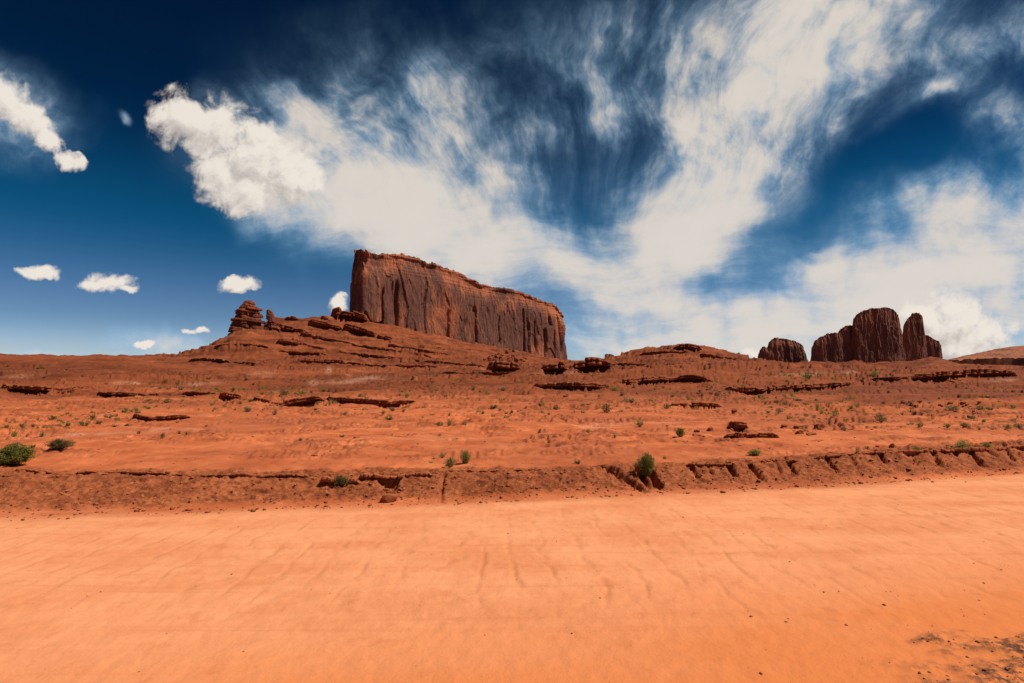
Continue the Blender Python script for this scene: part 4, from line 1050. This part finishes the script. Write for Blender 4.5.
# ------------------------------------------------------------------ loose rocks
def rock_mesh(name, seed, mat, flat=0.7):
    rng = random.Random(seed)
    bm = bmesh.new()
    for i in range(26):
        v = Vector((rng.gauss(0, 1), rng.gauss(0, 1), rng.gauss(0, 1))).normalized()
        v = Vector((max(-.72, min(.72, v.x)), max(-.7, min(.7, v.y)), max(-.6, min(.62, v.z))))
        bm.verts.new((v.x * 0.68, v.y * 0.60, v.z * 0.8 * flat + 0.30 * flat))
    r = bmesh.ops.convex_hull(bm, input=bm.verts[:])
    bmesh.ops.delete(bm, geom=[e for e in r['geom_interior'] if isinstance(e, bmesh.types.BMVert)], context='VERTS')
    bmesh.ops.bevel(bm, geom=bm.edges[:], offset=0.045, segments=1, affect='EDGES', clamp_overlap=True)
    bmesh.ops.triangulate(bm, faces=bm.faces[:])
    bmesh.ops.subdivide_edges(bm, edges=bm.edges[:], cuts=1)
    for v in bm.verts:
        n = float(gnoise(v.co.x * 3.1 + seed, v.co.y * 3.1 + v.co.z * 2.3, seed)); v.co *= 1 + 0.05 * n
    me = bpy.data.meshes.new(name); bm.to_mesh(me); bm.free()
    me.materials.append(mat)
    return me
ROCK_NEAR = [rock_mesh('boulder', 900 + i, M_LEDGE_NEAR, (0.6, 0.8, 0.45, 0.9, 0.55)[i]) for i in range(5)]
ROCK_MID = [rock_mesh('boulder', 920 + i, M_LEDGE_MID, (0.6, 0.8, 0.5, 0.9)[i]) for i in range(4)]
ROCK_FAR = [rock_mesh('boulder', 940 + i, M_LEDGE_FAR, (0.8, 1.0, 0.7)[i]) for i in range(3)]
rr_ = random.Random(5)
def place_rock(px, py, w, hk, label, group=None, near_=5.0, far_=2500, tilt=0.15):
    P = spot(px, py, near_, far_); d = P[1]
    ms = ROCK_NEAR if d < 20 else ROCK_MID if d < 300 else ROCK_FAR
    o = bpy.data.objects.new('boulder', rr_.choice(ms)); col.objects.link(o)
    sz = w * d / F
    o.scale = (sz * 0.9, sz * rr_.uniform(0.65, 0.95), sz * hk)
    o.location = (P[0], P[1] + 0.15 * sz, P[2] - 0.04 * sz)
    o.rotation_euler = (rr_.uniform(-tilt, tilt), rr_.uniform(-tilt, tilt), rr_.uniform(-0.5, 0.5))
    return tag(o, label, 'rock', group)

for (px, py, w, hk, label) in [
    (387, 502, 19, 0.95, 'fallen block lying on the road edge below the dark hole in the bank'),
    (385, 491, 7, 0.9, 'small stone wedged in the mouth of the dark hole, above the fallen block'),
    (394, 495, 5, 0.9, 'little stone leaning against the right side of the fallen block'),
    (697, 432, 7, 0.8, 'round dark boulder on the flat, first in line from the round green bush'),
    (710, 431, 8, 0.75, 'round dark boulder midway between the round green bush and the stacked slab'),
    (735, 412, 7, 0.7, 'single dark boulder on the bare slope behind the stacked slab'),
    (820, 430, 10, 0.95, 'dark rounded boulder, the tallest of the rocks right of the low slabs'),
    (800, 428, 12, 0.45, 'flat dark rock behind two blocks right of the low slabs'),
    (799, 434, 11, 0.6, 'squat dark block, left one of the pair right of the low slabs'),
    (812, 435, 10, 0.6, 'squat dark block, right one of the pair right of the low slabs'),
    (818, 441, 13, 0.25, 'flat dark stone sheet lying just in front of the two squat blocks'),
    (785, 427, 7, 0.6, 'small dark rock between the stacked slab and the flat dark rock'),
    (852, 429, 12, 0.35, 'flat reddish rock next to a small shrub right of the tall boulder'),
    (892, 446, 6, 0.7, 'small dark stone, the bigger of two on the flat above the bank'),
    (878, 447, 4, 0.7, 'very small dark stone, the lesser of two on the flat above the bank'),
    (739, 446, 9, 0.25, 'thin flat stone on the flat in front of the row of low slabs'),
    (725, 446, 5, 0.3, 'very small flat stone left of the thin flat stone before the slabs'),
    (355, 438, 9, 0.3, 'flat red stone beside a pale tuft in the middle of the flat'),
    (314, 456, 7, 0.4, 'lone flat stone on the bare flat above the bank lip'),
    (259, 456, 6, 0.3, 'low flat stone on the bare flat nearest the olive bush'),
    (586, 435, 8, 0.35, 'flat red stone just under a small shrub on the flat'),
    (566, 397, 6, 0.7, 'small dark rock on the slope under the left half of the long dark ledge'),
    (213, 434, 5, 0.5, 'small dark stone alone on the flat behind the bank'),
]:
    place_rock(px, py, w, hk, label)
G_ = 'rocks tumbled below the crest ledge'
for i in range(26):
    px, py = rr_.gauss(955, 15), rr_.uniform(398, 418)
    place_rock(px, py, rr_.choice((3, 3, 4, 5)), 0.75, 'small angular rock in the tumble of rocks below the crest ledge', G_, 12, 150)
for i in range(12):
    place_rock(rr_.gauss(908, 8), rr_.uniform(401, 409), rr_.choice((3, 4, 5)), 0.7, 'small dark rock in the loose row left of the tumbled rocks', 'rocks in a loose row on the slope', 12, 150)
for i in range(14):
    place_rock(rr_.uniform(700, 735), rr_.uniform(386, 397), rr_.choice((2.5, 3, 4)), 0.7, 'small dark rock spilled off the turned down end of the long ledge', 'rocks spilled off the long ledge', 20, 200)
for i in range(46):
    k = rr_.betavariate(2, 2)
    px = 484 + 46 * k; top = 361 - 14 * (1 - abs(2 * k - 1)); py = rr_.uniform(top, 364)
    place_rock(px, py, rr_.choice((2.2, 3, 3, 4, 5)), 0.85, 'pale red boulder in the rubble heap against the foot of the mesa wall', 'boulders of the rubble heap', 500, 1500, 0.4)
for i in range(46):
    px = rr_.uniform(285, 480); py = 330 + (px - 285) * 0.14 + rr_.uniform(-4, 18)
    place_rock(px, py, rr_.choice((1.4, 1.6, 2, 2.6)), 0.8, 'small boulder strewn on the apron below the mesa and ridge', 'boulders on the mesa apron', 400, 1200, 0.4)

# gravel nobody could count: crumbs on the bank, its foot and the near shoulder
def stones(name, spots_, mat):
    vs, fs = [], []
    rng = np.random.default_rng(11)
    base = np.array([(1, 0, 0), (-.2, .9, .1), (-.8, -.5, 0), (.2, -.9, .15), (.1, .1, .75), (0, 0, -.5)])
    fc = np.array([(0, 1, 4), (1, 2, 4), (2, 3, 4), (3, 0, 4), (1, 0, 5), (2, 1, 5), (3, 2, 5), (0, 3, 5)])
    for k, (x, y, r) in enumerate(spots_):
        a = rng.uniform(0, 6.28); c_, s_ = math.cos(a), math.sin(a)
        b = base * (r * rng.uniform(.6, 1.3, 3)) * (1, 1, .8)
        b = np.stack([b[:, 0] * c_ - b[:, 1] * s_, b[:, 0] * s_ + b[:, 1] * c_, b[:, 2]], -1)
        vs.append(b + (x, y, height(x, y) + 0.15 * r)); fs.append(fc + 6 * k)
    return tag(make_obj(name, np.concatenate(vs), np.concatenate(fs), mat, smooth=False), kind='stuff')
rng = np.random.default_rng(3)
sp = []
for i in range(3600):
    u = rng.uniform(-0.95, 0.95); c = int((u - U0) / (U1 - U0) * (NCOL - 1))
    k = rng.beta(1.2, 1.6) * 1.35 - 0.2
    y = EDGE_Y[c] + WIDE[c] * k
    sp.append((UC[c] * (y - APEX), y, min(0.006 + rng.exponential(0.010), 0.06)))
for i in range(9000):
    y = math.exp(rng.uniform(math.log(10.2), math.log(130))); x = rng.uniform(-0.98, 0.98) * (y + 1)
    if fbm(x / (0.35 * y), y / (0.3 * y) + math.log(y) * 6, 2, 15) < rng.uniform(-0.5, 0.5): continue
    sp.append((x, y, y * min(0.0004 + rng.exponential(0.0006), 0.0032)))
for k, L in zip(LINES, LEDGES):
    if not 16 < k['L'][:, 1].mean() < 320: continue
    for i in range(int(k['n'] * 0.9)):
        j = rng.integers(0, k['n']); T = k['T'][j]
        y = k['L'][j, 1] - rng.exponential(2.2) * T - 0.6 * T
        sp.append((k['L'][j, 0] * y / k['L'][j, 1] + rng.normal(0, 0.4 * T), y, T * min(0.05 + rng.exponential(0.08), 0.34)))
stones('loose_stones', sp, M_LEDGE_NEAR)
sp = []
while len(sp) < 1500:
    x, y = rng.uniform(1.6, 6), rng.uniform(2.6, 5.5)
    c = int(np.clip((x / (y - APEX) - U0) / (U1 - U0) * (NCOL - 1), 0, NCOL - 1))
    g = np.interp(y, YG[c], gritm[c])
    if rng.uniform() < g * 0.9 + 0.03: sp.append((x, y, min(0.003 + rng.exponential(0.005), 0.03)))
for i in range(500):
    x, y = rng.uniform(-9, 9), rng.uniform(3, 9); sp.append((x, y, 0.002 + rng.exponential(0.003)))
M_GRAVEL = layered_material('gravel', (0.34, 0.12, 0.055), (0.13, 0.045, 0.024), 0.05)
stones('gravel', sp, M_GRAVEL)

# ------------------------------------------------------------------ desert shrubs
def leaf_material(name, a, b_):
    m, t, b = new_mat(name)
    oi = t.nodes.new('ShaderNodeObjectInfo')
    n = noise(t, t.nodes.new('ShaderNodeTexCoord').outputs['Object'], 4.0, 3, 0.6)
    setc(t, b, mixc(t, (n + (V(t, oi.outputs['Random']) - 0.5) * 0.35).smooth(0.35, 0.65), a, b_))
    b.inputs['Roughness'].default_value = 0.75
    tr = t.nodes.new('ShaderNodeBsdfTranslucent')
    t.links.new(b.inputs['Base Color'].links[0].from_socket, tr.inputs['Color'])
    mx = t.nodes.new('ShaderNodeMixShader'); mx.inputs[0].default_value = 0.5
    t.links.new(b.outputs[0], mx.inputs[1]); t.links.new(tr.outputs[0], mx.inputs[2])
    t.links.new(mx.outputs[0], t.nodes['Material Output'].inputs['Surface'])
    return m
LEAF = {'green': leaf_material('green_leaves', (0.19, 0.185, 0.036), (0.33, 0.305, 0.08)),
        'lime': leaf_material('lime_leaves', (0.27, 0.24, 0.06), (0.40, 0.34, 0.11)),
        'olive': leaf_material('olive_leaves', (0.18, 0.135, 0.05), (0.29, 0.215, 0.085)),
        'brown': leaf_material('brown_twigs', (0.15, 0.105, 0.034), (0.25, 0.17, 0.06)),
        'sage': leaf_material('sage_leaves', (0.22, 0.185, 0.09), (0.34, 0.28, 0.15))}
M_STEM = leaf_material('stems', (0.07, 0.04, 0.022), (0.12, 0.07, 0.04))

def shrub_meshes(kind, seed, stems, leaves, leaf, form):
    """unit shrub: 1 wide, 1 high; returns (leaf verts, leaf faces, stem verts, stem faces)"""
    rng = np.random.default_rng(seed)
    lv, lf, sv, sf = [], [], [], []
    lob = rng.uniform(0.7, 1.15, 9)
    for i in range(stems):
        a = rng.uniform(0, 2 * math.pi); e = rng.beta(1.6, 1.6)
        reach = lob[int(a / 6.284 * 9) % 9]
        if form == 'round': out, hgt = 0.5 * reach * math.sin(e * 1.6), (0.28 + 0.72 * math.cos(e * 1.45)) * rng.uniform(0.78, 1.0)
        elif form == 'tuft': out, hgt = 0.5 * reach * e, (1.0 - 0.45 * e * e) * rng.uniform(0.6, 1.0)
        else: out, hgt = 0.55 * reach * e ** 0.6, (0.75 - 0.3 * e) * rng.uniform(0.4, 1.2)
        ro = rng.uniform(0, 0.16); b = np.array([math.cos(a) * ro, math.sin(a) * ro, 0.0])
        tip = np.array([math.cos(a) * out, math.sin(a) * out, hgt])
        mid = b * 0.5 + tip * 0.5 + np.array([0, 0, 0.10 * hgt]) + rng.normal(0, 0.03, 3)
        w = 0.007
        o = len(sv); pr = np.array([-math.sin(a), math.cos(a), 0]) * w
        sv += [b - pr, b + pr, mid - pr, mid + pr, tip]
        sf += [(o, o + 1, o + 3), (o, o + 3, o + 2), (o + 2, o + 3, o + 4)]
        for j in range(leaves):
            q = rng.uniform(0.25, 1.02) if form != 'tuft' else rng.uniform(0.1, 1.0)
            c = (1 - q) ** 2 * b + 2 * q * (1 - q) * mid + q * q * tip + rng.normal(0, 0.03, 3)
            c[2] = max(c[2], 0.02)
            d = (tip - mid) / (np.linalg.norm(tip - mid) + 1e-6) + rng.normal(0, 0.75 if form != 'tuft' else 0.25, 3)
            d /= np.linalg.norm(d); s = np.cross(d, rng.normal(0, 1, 3)); s /= np.linalg.norm(s) + 1e-6
            l = leaf * rng.uniform(0.6, 1.4); ww = l * (0.26 if form != 'tuft' else 0.14)
            o = len(lv)
            lv += [c - d * l * .5, c + s * ww, c + d * l * .5, c - s * ww]
            lf += [(o, o + 1, o + 2), (o, o + 2, o + 3)]
    return lv, lf, sv, sf

def as_mesh(name, v, f, mat):
    me = bpy.data.meshes.new(name); me.from_pydata([tuple(p) for p in v], [], f); me.materials.append(mat); return me
SMALL_SHRUBS = {}
for kind in LEAF:
    for i in range(3):
        form = ('round', 'tuft', 'loose')[i]
        lv, lf, sv, sf = shrub_meshes(kind, 1000 + i * 7 + len(kind), 40, 7, 0.13, form)
        off = len(lv)
        me = as_mesh('desert_shrub', lv + sv, lf + [tuple(x + off for x in q) for q in sf], LEAF[kind]); me.materials.append(M_STEM)
        mi = np.array([0] * len(lf) + [1] * len(sf), dtype=np.int32); me.polygons.foreach_set('material_index', mi)
        SMALL_SHRUBS[kind, i] = me
rs = random.Random(77)
def seat(px, py):
    P = spot(px, py, 5.0, 420); return P
def small_shrub(px, py, w, h, kind, label, group=None, form=None):
    P = seat(px, py)
    d = P[1]
    o = bpy.data.objects.new('desert_shrub', SMALL_SHRUBS[kind, rs.randrange(3) if form is None else form]); col.objects.link(o)
    sx, sz = w * 1.1 * d / F, h * 1.15 * d / F
    k_ = rs.uniform(0.75, 1.25); sx *= k_; sz *= k_ * rs.uniform(0.8, 1.15)
    o.scale = (sx, sx * rs.uniform(.75, 1.0), sz)
    o.location = (P[0], P[1] + 0.15 * sx, P[2] - 0.04 * sz)
    o.rotation_euler = (0, 0, rs.uniform(0, 6.28))
    return tag(o, label, 'shrub', group)
def big_shrub(px, py, w, h, kind, label, form, seed, stems=130, leaves=16, leaf=0.075):
    P = seat(px, py); d = P[1]
    root = bpy.data.objects.new('desert_shrub', None); col.objects.link(root)
    sx, sz = w * 1.08 * d / F, h * 1.1 * d / F
    root.location = (P[0], P[1] + 0.2 * sx, P[2] - 0.03 * sz)
    lv, lf, sv, sf = shrub_meshes(kind, seed, stems, leaves, leaf, form)
    S = np.array([sx, sx * 0.85, sz])
    for nm, v, f, m in (('foliage', lv, lf, LEAF[kind]), ('stems', sv, sf, M_STEM)):
        o = bpy.data.objects.new(nm, as_mesh(nm, np.array(v) * S, f, m)); col.objects.link(o); o.parent = root
    return tag(root, label, 'shrub')

big_shrub(6, 466, 40, 20, 'green', 'large dense green shrub at the left edge, the biggest of all', 'round', 2001, 260, 30, 0.05)
big_shrub(54, 450, 26, 10, 'brown', 'dry brown rounded shrub behind the largest green shrub', 'round', 2002, 220, 20, 0.055)
big_shrub(648, 477, 20, 22, 'green', 'upright green bush rooted in the biggest gully of the earth bank', 'round', 2003, 170, 24, 0.06)
big_shrub(340, 487, 17, 11, 'olive', 'olive brown bush growing out of the bank lip left of the dark hole', 'round', 2004)
big_shrub(681, 437, 11, 9, 'green', 'small round dense green bush alone on the flat', 'round', 2005)
big_shrub(450, 468, 13, 11, 'lime', 'lime green grass tuft, the front one above the bank lip', 'tuft', 2006)
big_shrub(465, 464, 14, 14, 'lime', 'tallest lime green grass tuft of the group above the bank lip', 'tuft', 2007)
big_shrub(966, 454, 20, 14, 'lime', 'spreading yellow green tuft on the bank top near its right end', 'tuft', 2008)
big_shrub(756, 456, 15, 6, 'green', 'low flat green cushion on the bank above the gullies', 'round', 2009)
big_shrub(989, 449, 11, 7, 'lime', 'small yellow green tuft at the far right of the bank top', 'tuft', 2010)

NAMED = [
    (442, 458, 8, 5, 'green', 'small dark green clump, the inner one behind the lime grass tufts', 0), (434, 459, 6, 3, 'lime', 'flat pale green clump, the outer one behind the lime grass tufts', 2),
    (13, 437, 10, 7, 'green', 'dark green shrub right behind the largest shrub, nearer the edge', 0), (41, 437, 9, 6, 'green', 'dark green shrub behind the dry brown shrub', 0),
    (31, 448, 8, 4, 'olive', 'small olive clump between the largest shrub and the brown shrub', 2), (14, 445, 14, 4, 'sage', 'flat grey green mat peeping over the largest shrub', 2),
    (439, 426, 13, 6, 'olive', 'dark olive shrub, wider left one of a touching pair on the flat', 0), (449, 426, 9, 7, 'olive', 'dark olive shrub, narrower right one of a touching pair on the flat', 0),
    (640, 427, 8, 6, 'green', 'small green shrub on bare ground behind the upright gully bush', 0), (615, 438, 7, 6, 'green', 'small green shrub on the flat left of the round dense bush', 0),
    (588, 433, 6, 5, 'green', 'small green shrub growing over a flat red stone', 0), (665, 459, 7, 4, 'lime', 'pale tuft on the flat beside the upright gully bush', 1),
    (578, 464, 8, 4, 'olive', 'low olive clump at the bank lip left of the gully bush', 2), (631, 403, 17, 8, 'sage', 'wide grey green shrub on the slope under the long dark ledge', 2),
    (607, 413, 9, 9, 'olive', 'tall thin olive shrub left below the wide grey green one', 0), (667, 409, 8, 7, 'green', 'green shrub on the slope near the low dark ledge', 0),
    (557, 410, 12, 6, 'olive', 'wide olive shrub on the slope, largest of the cluster left of the hill', 2), (918, 451, 10, 6, 'green', 'bright green clump on the bank top left of the spreading tuft', 0),
    (868, 449, 7, 4, 'green', 'tiny green clump on the flat behind the gullied bank', 0), (858, 453, 6, 5, 'lime', 'tiny lime tuft on the flat behind the gullied bank', 1),
    (882, 422, 11, 8, 'olive', 'dark olive shrub standing alone on the slope below the rock row', 0), (807, 428, 8, 5, 'green', 'green shrub among the squat blocks right of the low slabs', 0),
    (955, 412, 14, 7, 'olive', 'wide dark olive shrub amid the tumbled rocks', 0), (981, 410, 12, 6, 'lime', 'light green shrub right beside the tumbled rocks', 2),
    (1009, 429, 11, 6, 'green', 'green shrub on the flat near the right edge', 0), (967, 429, 11, 6, 'sage', 'grey green shrub on the flat behind the spreading tuft', 0),
    (948, 428, 9, 5, 'lime', 'lime shrub on the flat left of a grey green one', 0), (921, 427, 7, 5, 'green', 'small green shrub on the flat below the olive shrub and rock row', 0),
    (247, 412, 11, 6, 'sage', 'grey green shrub below the short double layered ledge', 0), (274, 415, 10, 9, 'olive', 'upright olive shrub in front of the dark hollow', 1),
    (389, 420, 11, 4, 'green', 'flat green shrub, largest of the trio on the middle flat', 2), (383, 414, 7, 4, 'green', 'green shrub, left one of the trio on the middle flat', 0), (392, 411, 7, 4, 'olive', 'olive shrub, rear one of the trio on the middle flat', 0),
    (345, 415, 6, 4, 'green', 'tiny dark green shrub alone in front of the ragged ledge', 0), (342, 437, 8, 3, 'olive', 'pale flat tuft beside a flat red stone on the flat', 2),
    (809, 379, 11, 5, 'green', 'dark green bush on the rise in front of the dome shaped butte', 0), (875, 377, 6, 6, 'green', 'small green bush on the crest in front of the pillared butte', 0),
    (464, 425, 6, 3, 'olive', 'little olive shrub right of the touching pair on the flat', 0), (700, 393, 5, 4, 'brown', 'dry brown sprig on the slope under the end of the long ledge', 1),
]
for (px, py, w, h, kind, label, form) in NAMED: small_shrub(px, py, w, h, kind, label, None, form)
ZONES = [
    ('tiny shrub in the line of scrub at the foot of the left hillside', 'scrub at the foot of the left hillside',
     [(67, 426, 11, 4), (83, 426, 12, 7), (51, 420, 9, 4), (92, 419, 7, 4), (98, 424, 8, 4), (107, 418, 9, 4), (114, 412, 6, 4), (123, 413, 6, 3), (131, 412, 5, 3), (136, 411, 5, 3), (91, 413, 5, 3), (127, 426, 7, 3), (114, 427, 5, 3), (20, 427, 9, 4), (32, 427, 8, 3), (5, 428, 10, 4), (44, 427, 9, 3), (148, 409, 6, 3), (156, 407, 5, 3), (76, 420, 6, 3)]),
    ('tiny dark green shrub dotted on the bare flat left of the middle', 'shrubs dotted on the left flat',
     [(138, 434, 6, 4), (162, 438, 7, 5), (179, 434, 6, 5), (186, 435, 4, 4), (206, 427, 4, 3), (177, 423, 4, 3), (300, 441, 5, 3), (307, 441, 5, 3)]),
    ('tiny shrub high on the left hillside', 'shrubs high on the left hillside',
     [(167, 403, 8, 4), (148, 401, 7, 3), (196, 393, 9, 4), (180, 390, 6, 4), (152, 388, 5, 3), (160, 389, 5, 3), (44, 378, 6, 3), (37, 369, 5, 3), (42, 369, 4, 2), (7, 367, 5, 3), (208, 379, 6, 3), (190, 372, 4, 2), (66, 370, 4, 2)]),
    ('tiny green shrub along the ledges around the dark hollow', 'shrubs along the hollow ledge',
     [(233, 391, 7, 4), (257, 416, 5, 3), (284, 395, 11, 4), (295, 394, 9, 3), (302, 394, 9, 4), (261, 394, 12, 3), (333, 394, 7, 5), (347, 401, 9, 5), (360, 397, 7, 4), (330, 402, 9, 4), (324, 392, 7, 3), (315, 398, 6, 3), (250, 402, 8, 4), (315, 410, 7, 3), (166, 401, 7, 3), (272, 393, 7, 3), (311, 393, 6, 3), (240, 404, 6, 3), (243, 390, 6, 3)]),
    ('tiny shrub on the slope between the hollow and the round hill', 'shrubs on the middle slope',
     [(449, 416, 6, 4), (483, 414, 5, 4), (494, 408, 9, 4), (500, 411, 6, 4), (506, 414, 5, 3), (423, 408, 5, 3), (406, 398, 8, 4), (400, 396, 5, 4), (420, 397, 5, 3), (403, 412, 5, 3), (473, 390, 5, 4), (480, 392, 5, 3), (503, 391, 8, 5), (428, 387, 4, 3), (435, 390, 4, 2), (542, 413, 6, 4), (540, 406, 6, 3), (588, 405, 8, 3), (583, 413, 7, 3), (549, 415, 5, 3), (518, 412, 4, 3), (512, 413, 4, 3), (530, 404, 4, 2), (460, 404, 4, 2)]),
    ('tiny shrub close under the long dark ledge below the round hill', 'shrubs under the long ledge',
     [(622, 396, 7, 5), (615, 391, 10, 5), (599, 397, 5, 3), (673, 397, 6, 4), (721, 392, 6, 3), (608, 388, 6, 4), (634, 388, 5, 3), (655, 390, 5, 3), (552, 377, 5, 3), (593, 377, 5, 3), (652, 377, 5, 3)]),
    ('tiny shrub in the scrubby hollow before the buttes', 'shrubs in the scrubby hollow',
     [(903, 415, 5, 3), (909, 425, 7, 3), (852, 409, 9, 5), (884, 404, 6, 5), (818, 411, 6, 8), (817, 401, 9, 4), (815, 418, 9, 4), (807, 416, 6, 3), (837, 412, 6, 3), (827, 411, 5, 3), (777, 404, 6, 4), (769, 413, 8, 4), (781, 413, 8, 4), (799, 401, 8, 3), (766, 404, 6, 3), (845, 431, 5, 4), (772, 408, 6, 3), (790, 406, 5, 3), (822, 414, 5, 4), (760, 398, 6, 3), (785, 397, 6, 3), (808, 405, 5, 3)]),
    ('tiny shrub up on the rise behind the long ledge by the buttes', 'shrubs on the rise before the buttes',
     [(796, 379, 6, 3), (788, 383, 5, 3), (802, 384, 7, 3), (770, 376, 4, 2), (752, 380, 5, 3), (782, 372, 4, 3), (745, 374, 4, 2), (840, 377, 4, 2), (864, 379, 5, 2)]),
    ('tiny shrub on the slope and flat toward the right edge', 'shrubs toward the right edge',
     [(980, 430, 5, 4), (1020, 428, 6, 4), (985, 422, 6, 3), (972, 419, 8, 4), (991, 410, 8, 4), (988, 398, 8, 3), (972, 392, 6, 3), (912, 405, 5, 4), (1000, 402, 5, 3), (1014, 408, 6, 3), (1006, 390, 5, 3), (930, 404, 4, 3), (940, 399, 4, 3)]),
]
for (label, group, pts) in ZONES:
    for (px, py, w, h) in pts:
        small_shrub(px, py, w, h, rs.choice(('green', 'lime', 'olive', 'sage', 'lime')), label, group)

# thin dry grass and seedlings between the shrubs, too fine to count
def sparse_grass(zones):
    rng = np.random.default_rng(21); vs, fs = [], []
    for (x0, x1, y0, y1, n) in zones:
        for i in range(n):
            P = seat(rng.uniform(x0, x1), rng.uniform(y0, y1)); d = P[1]
            w = rng.uniform(2.0, 6.0) * d / F; h = rng.uniform(1.3, 3.4) * d / F
            for j in range(14):
                a = rng.uniform(0, 6.28); r = w * 0.5 * rng.uniform(0, 1) ** 0.5
                bx, by = P[0] + r * math.cos(a), P[1] + r * math.sin(a)
                bz = P[2] - 0.03 * h; o = len(vs); e = rng.normal(0, 0.35, 2) * h; t_ = 0.13 * h
                vs += [(bx - t_, by, bz), (bx + t_, by, bz), (bx + e[0], by + e[1], bz + h * rng.uniform(.5, 1.1))]; fs.append((o, o + 1, o + 2))
    return tag(make_obj('dry_grass', vs, np.array(fs), LEAF['lime'], smooth=False), kind='stuff')
sparse_grass([(0, 70, 420, 430, 26), (60, 140, 408, 428, 30), (120, 215, 376, 410, 40), (215, 345, 388, 412, 60), (760, 860, 392, 422, 70), (700, 770, 376, 400, 25),
              (860, 1024, 396, 432, 60), (360, 520, 390, 418, 40), (540, 700, 388, 414, 40), (420, 600, 372, 384, 20), (780, 880, 372, 382, 18), (940, 1015, 444, 452, 14), (430, 480, 458, 468, 8)])
